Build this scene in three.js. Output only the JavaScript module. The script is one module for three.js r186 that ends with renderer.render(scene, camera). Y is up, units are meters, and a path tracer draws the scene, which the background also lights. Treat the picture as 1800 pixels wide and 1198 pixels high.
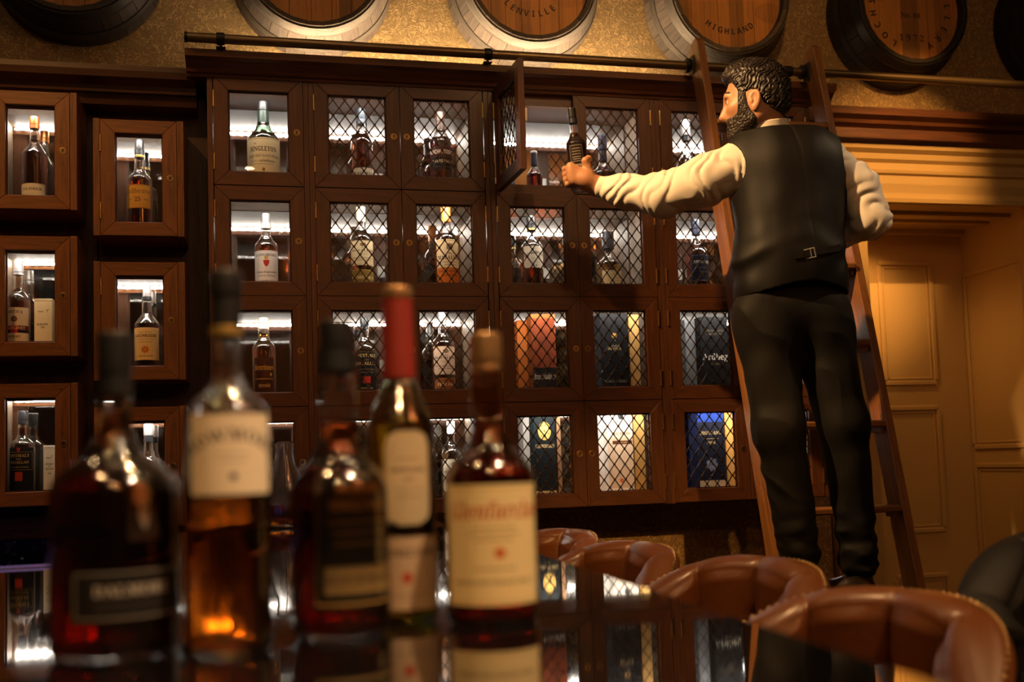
import * as THREE from 'three';
import { RoundedBoxGeometry } from 'three/addons/geometries/RoundedBoxGeometry.js';
import { mergeGeometries, mergeVertices } from 'three/addons/utils/BufferGeometryUtils.js';
import { RectAreaLightUniformsLib } from 'three/addons/lights/RectAreaLightUniformsLib.js';
import { ImprovedNoise } from 'three/addons/math/ImprovedNoise.js';

// ---------------------------------------------------------------- camera, exposure, lights
const W = 1800, H = 1198, FPX = 1814, PPY = 88;
const V3 = (x, y, z) => new THREE.Vector3(x, y, z);
const scene = new THREE.Scene();
scene.background = new THREE.Color(0x000000);
const renderer = new THREE.WebGLRenderer({ antialias: true });
renderer.toneMapping = THREE.LinearToneMapping;
renderer.toneMappingExposure = 1.16;
renderer.shadowMap.enabled = true;
RectAreaLightUniformsLib.init();
const camera = new THREE.PerspectiveCamera(2 * Math.atan(H / 2 / FPX) * 180 / Math.PI, W / H, 0.05, 60);
camera.position.set(0, 1.25, 4.1);
camera.rotation.set(3.94 * Math.PI / 180, -12.906 * Math.PI / 180, -1.869 * Math.PI / 180, 'YXZ');
camera.setViewOffset(W, H, 0, -PPY, W, H);
camera.focus = 3.75;
camera.userData.fStop = 2.1;
camera.updateMatrixWorld(true);

const WARM = [1, 0.56, 0.22], WARMER = [1, 0.48, 0.13], LABEL = [1, 0.7, 0.4];
const CEIL = 3.95;
const unseenSpots = [  // ceiling lamps out of view, each placed for what it lights
  // [x, z, aim x, y, z, candela, half angle deg, colour, label]
  [-0.6, 1.3, 1.6, 2.05, 0.75, 58, 17, WARM, 'unseen ceiling spotlight over the bar placed to light the man on the ladder'],
  [3.0, 2.5, 2.98, 2.56, -0.33, 44, 10.5, WARMER, 'unseen ceiling spotlight placed to light the top of the cream doorway'],
  [3.7, 1.7, 2.0, 2.12, 0.95, 9, 8, LABEL, 'unseen ceiling spotlight placed to light the right sleeve of the man'],
  [1.05, 3.7, 0.14, 1.12, 2.88, 26, 13, LABEL, 'unseen ceiling spotlight placed to light the bottles on the bar'],
  [-1.5, 1.35, -0.4, 1.6, 0.0, 6.5, 30, WARMER, 'unseen ceiling spotlight placed to light the small wall cabinets'],
  [0.75, 2.3, 0.95, 1.0, 1.7, 10, 24, WARM, 'unseen ceiling spotlight placed to light the row of leather chairs'],
  [1.4, 2.3, 1.75, 3.32, -0.2, 4, 29, WARM, 'unseen ceiling spotlight placed to light the barrel ends'],
  [0.6, 6.3, 1.5, 0.62, -0.36, 60, 5.6, WARMER, 'unseen ceiling spotlight at the back of the room lighting the wallpaper below the cabinets'],
  [0.12, 1.2, 0.03, 1.12, 0.65, 9, 9, LABEL, 'unseen ceiling spotlight placed to light the glass carafe'],
  [-0.9, 3.2, -0.15, 1.1, 2.9, 9, 14, WARM, 'small unseen ceiling spotlight left of the bottles on the bar for their highlights'],
  [0.35, 2.1, 0.1, 1.1, 2.85, 9, 14, WARM, 'small unseen ceiling spotlight behind the bottles on the bar for their highlights'],
  [2.0, 3.3, 1.2, 1.08, 2.85, 9, 14, WARM, 'small unseen ceiling spotlight right of the leather chairs for highlights'],
  [-0.2, 5.2, 0.1, 1.1, 2.9, 8, 10, WARM, 'small unseen ceiling spotlight at the near end of the bar for bottle highlights'],
];
const LED_AREA = 58, LED_GLOW = 110;           // cabinet strips: area light and diodes
const UPLIGHT = 95;                           // strip on top of the cornice
const PENDANT = 0.85;                          // candela of each pendant lamp, all out of view behind the camera

// ---------------------------------------------------------------- helpers
let seed = 12345;
const rnd = () => { seed = (seed * 1664525 + 1013904223) >>> 0; return seed / 4294967296; };
const rr = (a, b) => a + (b - a) * rnd();
const noise3 = new ImprovedNoise();
const used = {};
function numbered(n) { const k = used[n] = (used[n] ?? -1) + 1; return k ? n + '_' + String(k).padStart(3, '0') : n; }
function rayDir(px, py) { return V3((px - 900) / FPX, -(py - 599 - PPY) / FPX, -1).applyQuaternion(camera.quaternion); }
function at(px, py, depth) { return rayDir(px, py).multiplyScalar(depth).add(camera.position); }
function onZ(px, py, z) { const d = rayDir(px, py); return d.multiplyScalar((z - camera.position.z) / d.z).add(camera.position); }
function onY(px, py, y) { const d = rayDir(px, py); return d.multiplyScalar((y - camera.position.y) / d.y).add(camera.position); }
function M(name, geo, mat, parent) { const m = new THREE.Mesh(geo, mat); m.name = name; m.castShadow = m.receiveShadow = true; parent.add(m); return m; }
function part(name, geo, mat, parent, pos, rot) { const m = M(name, geo, mat, parent); if (pos) m.position.set(...pos); if (rot) m.rotation.set(...rot); return m; }
function thing(name, label, category, pos = [0, 0, 0], group) {
  const o = new THREE.Group(); o.name = numbered(name); o.position.set(...pos); scene.add(o);
  o.userData = { label, category }; if (group) o.userData.group = group; return o;
}
function struct(name, geo, mat, pos) { const m = M(numbered(name), geo, mat, scene); if (pos) m.position.set(...pos); m.userData.kind = 'structure'; return m; }
function structGroup(name) { const o = new THREE.Group(); o.name = numbered(name); scene.add(o); o.userData.kind = 'structure'; return o; }
// planar uv in metres, grain along the given axis
function planarUV(geo, grain = 0, su = 1.2, sv = 0.4) {
  const g = geo.index ? geo.toNonIndexed() : geo, p = g.attributes.position, uv = new Float32Array(p.count * 2), ou = rnd(), ov = rnd();
  const a = V3(), b = V3(), c = V3(), n = V3();
  for (let i = 0; i < p.count; i += 3) {
    a.fromBufferAttribute(p, i); b.fromBufferAttribute(p, i + 1); c.fromBufferAttribute(p, i + 2);
    n.copy(b).sub(a).cross(c.clone().sub(a)); const an = [Math.abs(n.x), Math.abs(n.y), Math.abs(n.z)];
    const k = an[0] > an[1] && an[0] > an[2] ? 0 : an[1] > an[2] ? 1 : 2;
    const o = [0, 1, 2].filter((x) => x !== k); let [u, v] = o; if (v === grain) [u, v] = [v, u];
    [a, b, c].forEach((q, j) => { const e = [q.x, q.y, q.z]; uv[(i + j) * 2] = e[u] / su + ou; uv[(i + j) * 2 + 1] = e[v] / sv + ov; });
  }
  g.setAttribute('uv', new THREE.BufferAttribute(uv, 2)); return g;
}
function slab(w, h, d, r = 0.003, grain = 0) { return planarUV(new RoundedBoxGeometry(w, h, d, 2, Math.min(r, w / 2.1, h / 2.1, d / 2.1)), grain); }
function box(w, h, d, grain = 0) { return planarUV(new THREE.BoxGeometry(w, h, d), grain); }
function moved(g, x, y, z) { return g.translate(x, y, z); }
function merged(list) { return mergeGeometries(list.map((g) => { const n = g.index ? g.toNonIndexed() : g; for (const k of Object.keys(n.attributes)) if (!['position', 'normal', 'uv'].includes(k)) n.deleteAttribute(k); return n; })); }
function extrude(pts, depth, bevel = 0.002, grain = 0) {
  const g = new THREE.ExtrudeGeometry(new THREE.Shape(pts.map((p) => new THREE.Vector2(...p))), { depth: depth - 2 * bevel, bevelEnabled: bevel > 0, bevelSize: bevel, bevelThickness: bevel, bevelOffset: -bevel, bevelSegments: 1, steps: 1 });
  g.translate(0, 0, bevel - depth); return planarUV(g, grain);   // front face at z = 0
}
// profile (z, y) swept along x
function moulding(pts, length, grain = 0) {
  const g = new THREE.ExtrudeGeometry(new THREE.Shape(pts.map((p) => new THREE.Vector2(...p))), { depth: length, bevelEnabled: false });
  g.applyMatrix4(new THREE.Matrix4().makeBasis(V3(0, 0, 1), V3(0, 1, 0), V3(-1, 0, 0))); // shape x -> z, y -> y, extrude -> -x
  g.translate(length, 0, 0); return planarUV(g, grain);
}
function lathe(pts, seg = 40) { return new THREE.LatheGeometry(pts.map((p) => new THREE.Vector2(Math.max(p[0], 0.00001), p[1])), seg); }
const lin = (r, g, b) => new THREE.Color().setRGB(r, g, b);

// ---------------------------------------------------------------- textures
function dataTex(w, h, f, srgb = false) {
  const d = new Uint8Array(w * h * 4);
  for (let y = 0; y < h; y++) for (let x = 0; x < w; x++) { const c = f(x / w, y / h); const i = (y * w + x) * 4; for (let k = 0; k < 3; k++) d[i + k] = Math.max(0, Math.min(255, (Array.isArray(c) ? c[k] : c) * 255)); d[i + 3] = 255; }
  const t = new THREE.DataTexture(d, w, h); t.magFilter = THREE.LinearFilter; t.minFilter = THREE.LinearMipmapLinearFilter; t.wrapS = t.wrapT = THREE.RepeatWrapping; if (srgb) t.colorSpace = THREE.SRGBColorSpace; t.needsUpdate = true; return t;
}
// tileable noise: sample on a torus-like blend
function tn(u, v, fu, fv, z) { // blends two shifted samples so the edge repeats
  const n = (a, b) => noise3.noise(a * fu, b * fv, z);
  const wu = u, wv = v;
  return (n(u, v) * (1 - wu) * (1 - wv) + n(u - 1, v) * wu * (1 - wv) + n(u, v - 1) * (1 - wu) * wv + n(u - 1, v - 1) * wu * wv) * 1.3;
}
const woodTex = dataTex(1024, 512, (u, v) => {
  const ring = tn(u, v, 3, 14, 1.3), fine = tn(u, v, 12, 150, 4.1), pore = tn(u, v, 40, 260, 9.7), big = tn(u, v, 2, 4, 7.7);
  const cath = Math.sin((v * 9 + ring * 1.6 + tn(u, v, 1.5, 3, 2.2) * 2.4) * 6.2832) * 0.5;
  let s = 0.72 + 0.12 * ring + 0.13 * fine + 0.10 * big + 0.09 * cath - Math.max(0, pore - 0.25) * 0.5;
  return [s, s * 0.93, s * 0.84];
}, true);
const woodBump = dataTex(512, 512, (u, v) => 0.5 + 0.3 * tn(u, v, 12, 120, 4.1) - Math.max(0, tn(u, v, 30, 200, 9.7) - 0.2) * 0.7);
const fineTex = dataTex(512, 512, (u, v) => 0.5 + 0.28 * tn(u, v, 40, 40, 3.3) + 0.22 * tn(u, v, 110, 110, 8.1));
const leatherBump = dataTex(512, 512, (u, v) => { const a = Math.abs(tn(u, v, 60, 60, 1.1)), b = Math.abs(tn(u, v, 34, 34, 5.1)); return 0.35 + 0.5 * Math.min(1, a * 3) * Math.min(1, b * 3 + 0.2); });
const weaveBump = dataTex(256, 256, (u, v) => 0.5 + 0.22 * Math.sin((u * 48 + v * 48) * 6.2832) + 0.15 * tn(u, v, 30, 30, 2));
function canvasTex(w, h, draw, srgb = true) {
  const c = document.createElement('canvas'); c.width = w; c.height = h; const x = c.getContext('2d'); draw(x, w, h);
  const t = new THREE.CanvasTexture(c); if (srgb) t.colorSpace = THREE.SRGBColorSpace; t.anisotropy = 4; return t;
}
// embossed wallpaper: thousands of short curved flakes
function flakes(x, w, h, base, tone) {
  x.fillStyle = base; x.fillRect(0, 0, w, h); x.lineCap = 'round';
  for (let i = 0; i < 9000; i++) {
    const px = rnd() * w, py = rnd() * h, a = rnd() * 6.283, l = rr(8, 22), b = rr(-9, 9), t = tone(rnd());
    x.strokeStyle = t; x.lineWidth = rr(2, 4.5);
    for (const ox of [0, -w, w]) for (const oy of [0, -h, h]) {
      if (px + ox < -30 || px + ox > w + 30 || py + oy < -30 || py + oy > h + 30) continue;
      x.beginPath(); x.moveTo(px + ox, py + oy); x.quadraticCurveTo(px + ox + Math.cos(a) * l / 2 - Math.sin(a) * b, py + oy + Math.sin(a) * l / 2 + Math.cos(a) * b, px + ox + Math.cos(a) * l, py + oy + Math.sin(a) * l); x.stroke();
    }
  }
}
const paperMap = canvasTex(1024, 1024, (x, w, h) => flakes(x, w, h, '#94784c', (r) => `rgb(${122 + r * 96 | 0},${98 + r * 82 | 0},${60 + r * 60 | 0})`));
const paperBump = canvasTex(1024, 1024, (x, w, h) => flakes(x, w, h, '#555', (r) => { const k = 40 + r * 200 | 0; return `rgb(${k},${k},${k})`; }), false);
for (const t of [paperMap, paperBump]) { t.wrapS = t.wrapT = THREE.RepeatWrapping; }

// ---------------------------------------------------------------- materials
const PM = (o) => new THREE.MeshPhysicalMaterial(o), SM = (o) => new THREE.MeshStandardMaterial(o);
const wood = (r, g, b, rough = 0.42, coat = 0.25) => PM({ color: lin(r, g, b), map: woodTex, bumpMap: woodBump, bumpScale: 0.0004, roughness: rough, clearcoat: coat, clearcoatRoughness: 0.3 });
const mCab = wood(0.22, 0.082, 0.032), mCabIn = wood(0.42, 0.33, 0.26, 0.55, 0), mBoxWood = wood(0.38, 0.155, 0.05), mDarkWood = wood(0.11, 0.04, 0.016), mLadder = wood(0.42, 0.19, 0.06, 0.38, 0.4), mBarDark = wood(0.05, 0.022, 0.012);
const mCream = SM({ color: lin(0.55, 0.38, 0.16), roughness: 0.5, bumpMap: fineTex, bumpScale: 0.0003 });
const mPaper = SM({ map: paperMap, bumpMap: paperBump, bumpScale: 0.003, roughness: 0.5 });
const mMirror = SM({ color: lin(0.62, 0.61, 0.58), metalness: 1, roughness: 0.03 });
const mPane = PM({ color: 0xffffff, transmission: 1, thickness: 0, roughness: 0, ior: 1.5 });
const mBrassDark = SM({ color: lin(0.075, 0.05, 0.03), metalness: 0.9, roughness: 0.38 });
const mBrass = SM({ color: lin(0.72, 0.47, 0.16), metalness: 1, roughness: 0.28 });
const mLock = SM({ color: lin(0.36, 0.22, 0.085), metalness: 1, roughness: 0.36 });
const mSteel = SM({ color: lin(0.75, 0.74, 0.7), metalness: 0.9, roughness: 0.35 });
const mBlackMetal = SM({ color: lin(0.02, 0.018, 0.016), metalness: 0.6, roughness: 0.4 });
const mRail = SM({ color: lin(0.2, 0.14, 0.075), metalness: 0.85, roughness: 0.34, bumpMap: fineTex, bumpScale: 0.0002 });
const mLed = SM({ color: 0xffffff, emissive: lin(1, 0.94, 0.86), emissiveIntensity: LED_GLOW, roughness: 0.5 });
const mLedBase = SM({ color: lin(0.8, 0.8, 0.78), roughness: 0.5 });
const mLampGlow = SM({ color: lin(0.9, 0.8, 0.6), emissive: lin(1, 0.62, 0.3), emissiveIntensity: 120, roughness: 0.6 });
const mPlaster = SM({ color: lin(0.2, 0.15, 0.1), roughness: 0.9, bumpMap: fineTex, bumpScale: 0.0005 });
const mRoomDark = SM({ color: lin(0.07, 0.04, 0.025), roughness: 0.8, bumpMap: fineTex, bumpScale: 0.0005 });  // walls out of view, kept dark so little light bounces back
const mFloor = wood(0.09, 0.045, 0.022, 0.4, 0.2);
const glassM = (c, d) => PM({ color: 0xffffff, transmission: 1, thickness: 0.01, ior: 1.5, roughness: 0.01, clearcoat: 1, clearcoatRoughness: 0.1, attenuationColor: lin(...c), attenuationDistance: d });
const mGlass = PM({ color: 0xffffff, transmission: 1, thickness: 0.01, ior: 1.5, roughness: 0.005, clearcoat: 1, clearcoatRoughness: 0.1 });
const mGreenGlass = glassM([0.25, 0.55, 0.3], 0.008), mOliveGlass = glassM([0.6, 0.62, 0.25], 0.012), mBrownGlass = glassM([0.6, 0.26, 0.08], 0.008);
const liquidM = (c, d) => PM({ color: 0xffffff, transmission: 1, thickness: 0.05, ior: 1.36, roughness: 0, attenuationColor: lin(...c), attenuationDistance: d });
const LIQ = { gold: liquidM([0.88, 0.58, 0.16], 0.03), amber: liquidM([0.85, 0.42, 0.09], 0.034), deep: liquidM([0.72, 0.25, 0.05], 0.03), dark: liquidM([0.55, 0.15, 0.03], 0.027), red: liquidM([0.72, 0.12, 0.03], 0.02), pale: liquidM([0.9, 0.72, 0.38], 0.04), olive: liquidM([0.75, 0.6, 0.15], 0.03) };
const plastic = (r, g, b, rough = 0.4) => PM({ color: lin(r, g, b), roughness: rough, clearcoat: 0.3, clearcoatRoughness: 0.3 });
const foil = (r, g, b) => SM({ color: lin(r, g, b), metalness: 0.75, roughness: 0.32 });
// ---------------------------------------------------------------- room shell
const WALLZ = -0.36;
{
  // wallpapered wall behind the cabinets, open at the doorway recess
  const pw = (x0, x1, y0, y1) => { const g = new THREE.BoxGeometry(x1 - x0, y1 - y0, 0.14); const p = g.attributes.position, uv = g.attributes.uv; g.translate((x0 + x1) / 2, (y0 + y1) / 2, WALLZ - 0.07); for (let i = 0; i < p.count; i++) uv.setXY(i, p.getX(i) / 0.95, p.getY(i) / 0.95); return g; };
  struct('wall_back', merged([pw(-2.6, 2.55, 0, CEIL), pw(2.55, 4.7, 2.6, CEIL)]), mPaper);
  struct('floor', box(7.6, 0.12, 9, 2), mFloor, [1.0, -0.06, 3.2]);
  struct('ceiling', box(7.6, 0.12, 9), mPlaster, [1.0, CEIL + 0.06, 3.2]);
  struct('wall_left', box(0.12, CEIL, 8.6), mRoomDark, [-2.56, CEIL / 2, 3.4]);
  struct('wall_right', box(0.12, CEIL, 8.1), mRoomDark, [4.72, CEIL / 2, 3.64]);
  struct('wall_front', box(7.4, CEIL, 0.12), mRoomDark, [1.0, CEIL / 2, 7.7]);
  // dark panelling behind the small wall cabinets
  const panel = structGroup('wall_panel');
  for (let i = 0; i < 5; i++) M('panel', slab(0.437, 1.82, 0.05, 0.004, 1), mDarkWood, panel).position.set(-2.22 + i * 0.44, 1.9, WALLZ + 0.13);
  M('apron', slab(2.2, 0.09, 0.07, 0.006), mDarkWood, panel).position.set(-1.34, 1.065, WALLZ + 0.2);
  M('backing', box(2.2, 1.84, 0.1), mDarkWood, panel).position.set(-1.34, 1.9, WALLZ + 0.051);
  // ledge that tops the panelling
  struct('trim', moulding([[-0.2, 2.74], [0.03, 2.74], [0.035, 2.765], [0.075, 2.785], [0.08, 2.81], [0.08, 2.83], [-0.2, 2.83]], 2.16), mDarkWood, [-2.45, 0, -0.1]);
  struct('trim', moulding([[-0.2, 2.70], [0.0, 2.70], [0.012, 2.74], [-0.2, 2.74]], 2.16), mDarkWood, [-2.45, 0, -0.1]);
  // speckled navy stone below the panelling
  const granite = SM({ color: 0xffffff, roughness: 0.25, map: canvasTex(1024, 512, (x, w, h) => {
    x.fillStyle = '#05060d'; x.fillRect(0, 0, w, h);
    for (let i = 0; i < 2600; i++) { const k = rnd(); x.fillStyle = k > 0.93 ? '#8f9fe0' : k > 0.7 ? '#2b3570' : '#141a3c'; const s = k > 0.93 ? rr(1, 3) : rr(2, 9); x.beginPath(); x.ellipse(rnd() * w, rnd() * h, s, s * rr(0.4, 1), rnd() * 3, 0, 7); x.fill(); }
  }) });
  struct('wall_splashback', moved(new THREE.BoxGeometry(2.2, 1.0, 0.05), -1.34, 0.52, WALLZ + 0.19), granite);
  // door recess
  struct('wall_recess', box(1.75, 2.7, 0.1, 1), mCream, [3.3, 1.35, -0.98]);
  struct('wall_recess_left', box(0.1, 2.6, 0.62, 1), mCream, [2.78, 1.3, -0.68]);
  struct('wall_recess_right', box(0.1, 2.6, 0.62, 1), mCream, [3.78, 1.3, -0.68]);
  struct('wall_pier', moved(box(0.95, 2.6, 0.14, 1), 4.2, 1.3, WALLZ - 0.07), mCream);
  struct('ceiling_recess', box(1.2, 0.1, 0.66), mCream, [3.28, 2.5, -0.66]);
  // mouldings under the recess ceiling (stepped ribs)
  for (const [z, w, h] of [[-0.5, 0.07, 0.022], [-0.66, 0.05, 0.018], [-0.88, 0.08, 0.03]]) struct('trim', moved(slab(0.9, h, w, 0.006), 3.28, 2.45 - h / 2 + 0.002, z), mCream);
  // raised and fielded door
  const door = structGroup('door_1');
  M('leaf', box(0.86, 2.43, 0.05, 1), mCream, door).position.set(3.3, 1.215, -0.9);
  const frame = (x0, x1, y0, y1, z, parent, turn) => {
    const t = 0.026, d = 0.014, w = x1 - x0, h = y1 - y0, cx = (x0 + x1) / 2, cy = (y0 + y1) / 2;
    const parts = [[w, t, 0, h / 2], [w, t, 0, -h / 2], [t, h - t, -w / 2, 0], [t, h - t, w / 2, 0]].map(([a, b, ox, oy]) => moved(slab(a, b, d, 0.006), ox, oy, 0));
    const inner = parts.concat([[w - 0.05, 0.01, 0, h / 2 - 0.025], [w - 0.05, 0.01, 0, -h / 2 + 0.025], [0.01, h - 0.05, -w / 2 + 0.025, 0], [0.01, h - 0.05, w / 2 - 0.025, 0]].map(([a, b, ox, oy]) => moved(slab(a, b, 0.008, 0.003), ox, oy, -0.003)));
    const m = M('panel_moulding', merged(inner), mCream, parent); if (turn) { m.rotation.y = turn; m.position.set(z, cy, cx); } else m.position.set(cx, cy, z); return m;
  };
  const za = -0.87;
  const pA = onZ(1546, 462, za), pB = onZ(1648, 672, za), pC = onZ(1558, 718, za), pD = onZ(1660, 930, za), pE = onZ(1570, 1015, za);
  const x0 = (pA.x + pC.x) / 2 + 0.0, x1 = (pB.x + pD.x) / 2;
  frame(x0, x1, pB.y, pA.y, za, door); frame(x0, x1, pD.y, pC.y, za, door); frame(x0, x1, 0.16, pE.y, za, door);
  const xl = onZ(1500, 600, za).x; frame(2.86, xl - 0.02 > 2.95 ? xl : 3.02, pB.y, pA.y, za, door);
  const rw = structGroup('trim'); // panel mouldings on the right reveal
  frame(-0.86, -0.42, 1.25, 2.2, 3.726, rw, -Math.PI / 2); frame(-0.86, -0.42, 0.2, 1.15, 3.726, rw, -Math.PI / 2);
  // casing at the left side of the opening
  struct('trim', merged([moved(slab(0.17, 2.46, 0.05, 0.006, 1), 2.64, 1.23, WALLZ + 0.02), moved(slab(0.03, 2.46, 0.03, 0.008, 1), 2.715, 1.23, WALLZ + 0.06), moved(slab(0.022, 2.46, 0.022, 0.008, 1), 2.575, 1.23, WALLZ + 0.055), moved(slab(0.09, 2.46, 0.012, 0.005, 1), 2.645, 1.23, WALLZ + 0.05)]), mCream);
  // cream entablature over the opening
  struct('trim', moulding([[-0.02, 2.452], [0.055, 2.452], [0.06, 2.47], [0.042, 2.476], [0.042, 2.5], [0.03, 2.505], [0.03, 2.592], [0.046, 2.598], [0.05, 2.612], [0.036, 2.62], [0.036, 2.65], [0.055, 2.664], [0.06, 2.69], [0.085, 2.706], [0.09, 2.724], [-0.02, 2.724]], 2.2), mCream, [2.45, 0, WALLZ]);
  // dark wood cornice on top of it
  struct('trim', moulding([[-0.02, 2.724], [0.07, 2.724], [0.072, 2.79], [0.06, 2.795], [0.06, 2.812], [0.09, 2.826], [0.095, 2.842], [0.125, 2.858], [0.13, 2.892], [-0.02, 2.892]], 2.25), mCab, [2.36, 0, WALLZ]);
}
// ---------------------------------------------------------------- unseen lamps of the room, placed for what they light
const lampParts = { ring: lathe([[0.036, 0], [0.055, 0], [0.058, 0.004], [0.055, 0.008], [0.036, 0.008], [0.036, 0]], 32), lens: new THREE.CylinderGeometry(0.0355, 0.0355, 0.005, 28) };
for (const [x, z, ax, ay, az, cd, ang, col, label] of unseenSpots) {
  const t = thing('unseen_ceiling_light', label, 'light', [x, CEIL, z], 'unseen ceiling spotlights');
  part('bezel', lampParts.ring, mBrass, t, [0, -0.008, 0]); part('lens', lampParts.lens, mLampGlow, t, [0, -0.004, 0]);
  const s = new THREE.SpotLight(lin(...col), cd, 0, ang * Math.PI / 180, 0.7, 2); s.position.set(x, CEIL - 0.03, z); s.target.position.set(ax, ay, az); s.castShadow = true; s.shadow.radius = 1.8; s.name = 'unseen_ceiling_light_beam'; scene.add(s, s.target);
}
{
  { // unseen downlight, placed to light the door in the recess
    const t = thing('unseen_recess_light', 'small unseen downlight in the ceiling of the doorway recess lighting its door', 'light', [3.05, 2.449, -0.62]);
    part('bezel', lampParts.ring, mBrass, t, [0, -0.008, 0]); part('lens', lampParts.lens, SM({ color: lin(0.9, 0.8, 0.6), emissive: lin(1, 0.5, 0.16), emissiveIntensity: 14 }), t, [0, -0.004, 0]);
    const s = new THREE.SpotLight(lin(...WARMER), 0.8, 0, 1.2, 0.6, 2); s.position.set(3.05, 2.42, -0.62); s.target.position.set(3.1, 0, -0.72); s.castShadow = true; s.shadow.radius = 1.5; s.name = 'unseen_recess_light_beam'; scene.add(s, s.target);
  }
  const shadeM = PM({ color: lin(0.85, 0.3, 0.05), transmission: 0.5, thickness: 0, roughness: 1, emissive: lin(1, 0.3, 0.04), emissiveIntensity: 0.5, side: THREE.DoubleSide });
  const bulbM = SM({ color: 0xffffff, emissive: lin(1, 0.62, 0.25), emissiveIntensity: 10 });
  [[2.25, 3.42, 4.55, 'near the middle of the room'], [0.35, 3.3, 6.0, 'near the back of the room'], [3.4, 3.3, 5.6, 'at the right side of the room']].forEach(([x, y, z, w]) => {  // out of view, placed for warm light and orange mirror reflections
    const t = thing('unseen_pendant_lamp', 'unseen orange fabric pendant lamp hanging ' + w, 'lamp', [x, y, z], 'unseen orange pendant lamps');
    part('shade', lathe([[0.15, 0.24], [0.22, 0], [0.2215, 0], [0.1515, 0.24]], 40), shadeM, t);
    part('bulb', new THREE.SphereGeometry(0.045, 20, 14), bulbM, t, [0, 0.1, 0]);
    part('cord', new THREE.CylinderGeometry(0.004, 0.004, CEIL - y - 0.14, 8), mBlackMetal, t, [0, 0.14 + (CEIL - y - 0.14) / 2, 0]);
    const p = new THREE.PointLight(lin(...WARM), PENDANT, 0, 2); p.position.set(x, y + 0.1, z); p.castShadow = true; p.shadow.radius = 1.6; p.name = 'unseen_pendant_lamp_light'; scene.add(p);
  });
}
// ---------------------------------------------------------------- display cabinets
const CX = [-0.049, 0.3365, 0.681, 1.0725, 1.4165, 1.803, 2.149], DW = 0.343, DH = 0.4335, FW = 0.0555;
const CY = [2.5825, 2.1463, 1.7115, 1.2755], PITCH = 0.4357;
const shelfTop = (r) => CY[r] - 0.176, BACKZ = -0.335;
// shared door geometry
const FD = 0.024;
function doorGeos(w, h, fw) {
  const a = w / 2, b = h / 2, c = a - fw, d = b - fw;
  return {
    top: extrude([[-c, d], [c, d], [a, b], [-a, b]], FD, 0.0018, 0), bottom: extrude([[-a, -b], [a, -b], [c, -d], [-c, -d]], FD, 0.0018, 0),
    left: extrude([[-a, -b], [-c, -d], [-c, d], [-a, b]], FD, 0.0018, 1), right: extrude([[c, -d], [a, -b], [a, b], [c, d]], FD, 0.0018, 1),
    pane: new THREE.PlaneGeometry(w - 2 * fw + 0.01, h - 2 * fw + 0.01), lattice: latticeGeo(w - 2 * fw, h - 2 * fw),
    beads: merged([[w - 2 * fw, 0.005, 0, d - 0.0025], [w - 2 * fw, 0.005, 0, -d + 0.0025], [0.005, h - 2 * fw, -c + 0.0025, 0], [0.005, h - 2 * fw, c - 0.0025, 0]].map(([x, y, ox, oy]) => moved(new THREE.BoxGeometry(x, y, 0.006), ox, oy, -0.02))),
  };
}
function latticeGeo(w, h) {
  // flat bars on both diagonals, diamonds 0.0472 wide and 0.0635 high, with a stud where they cross
  const px = 0.0472, py = 0.0635, s = py / px, list = [], a = w / 2, b = h / 2;
  for (const dir of [1, -1]) for (let k = -14; k <= 14; k++) {
    const c = (k + 0.25) * py; // y = dir*s*x + c
    let x0 = -a, x1 = a; const xa = (-b - c) / (dir * s), xb = (b - c) / (dir * s);
    x0 = Math.max(x0, Math.min(xa, xb)); x1 = Math.min(x1, Math.max(xa, xb)); if (x1 - x0 < 0.004) continue;
    const y0 = dir * s * x0 + c, y1 = dir * s * x1 + c, L = Math.hypot(x1 - x0, y1 - y0);
    const g = new THREE.BoxGeometry(L, 0.0046, 0.0022); g.rotateZ(Math.atan2(y1 - y0, x1 - x0)); g.translate((x0 + x1) / 2, (y0 + y1) / 2, dir * 0.0011 - 0.012); list.push(g.toNonIndexed());
  }
  const stud = new THREE.SphereGeometry(0.0056, 8, 4, 0, Math.PI * 2, 0, Math.PI / 2); stud.rotateX(Math.PI / 2); stud.scale(1, 1, 0.6);
  for (let i = -12; i <= 12; i++) for (let j = -24; j <= 24; j++) {
    if ((i + j) & 1) continue; const x = i * px / 2, y = j * py / 2 + 0.25 * py;
    if (Math.abs(x) > a - 0.004 || Math.abs(y) > b - 0.004) continue;
    list.push(stud.clone().translate(x, y, -0.0105).toNonIndexed());
  }
  return merged(list);
}
const lockGeo = { ring: lathe([[0.0075, 0], [0.0105, 0.0012], [0.013, 0.0012], [0.0135, 0], [0.0075, 0]], 24).rotateX(Math.PI / 2), plate: new THREE.CylinderGeometry(0.011, 0.011, 0.0016, 24).rotateX(Math.PI / 2), hole: merged([new THREE.CylinderGeometry(0.0033, 0.0033, 0.0012, 12).rotateX(Math.PI / 2).translate(0, 0.0025, 0.0012), new THREE.BoxGeometry(0.0032, 0.009, 0.0012).translate(0, -0.0025, 0.0012)]), body: new RoundedBoxGeometry(0.034, 0.052, 0.012, 2, 0.002) };
const hingeGeo = merged([new THREE.CylinderGeometry(0.0038, 0.0038, 0.058, 10), new THREE.CylinderGeometry(0.0046, 0.0046, 0.004, 10).translate(0, 0.03, 0), new THREE.CylinderGeometry(0.0046, 0.0046, 0.004, 10).translate(0, -0.03, 0), new THREE.BoxGeometry(0.004, 0.056, 0.02).translate(0, 0, -0.01)]);
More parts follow.
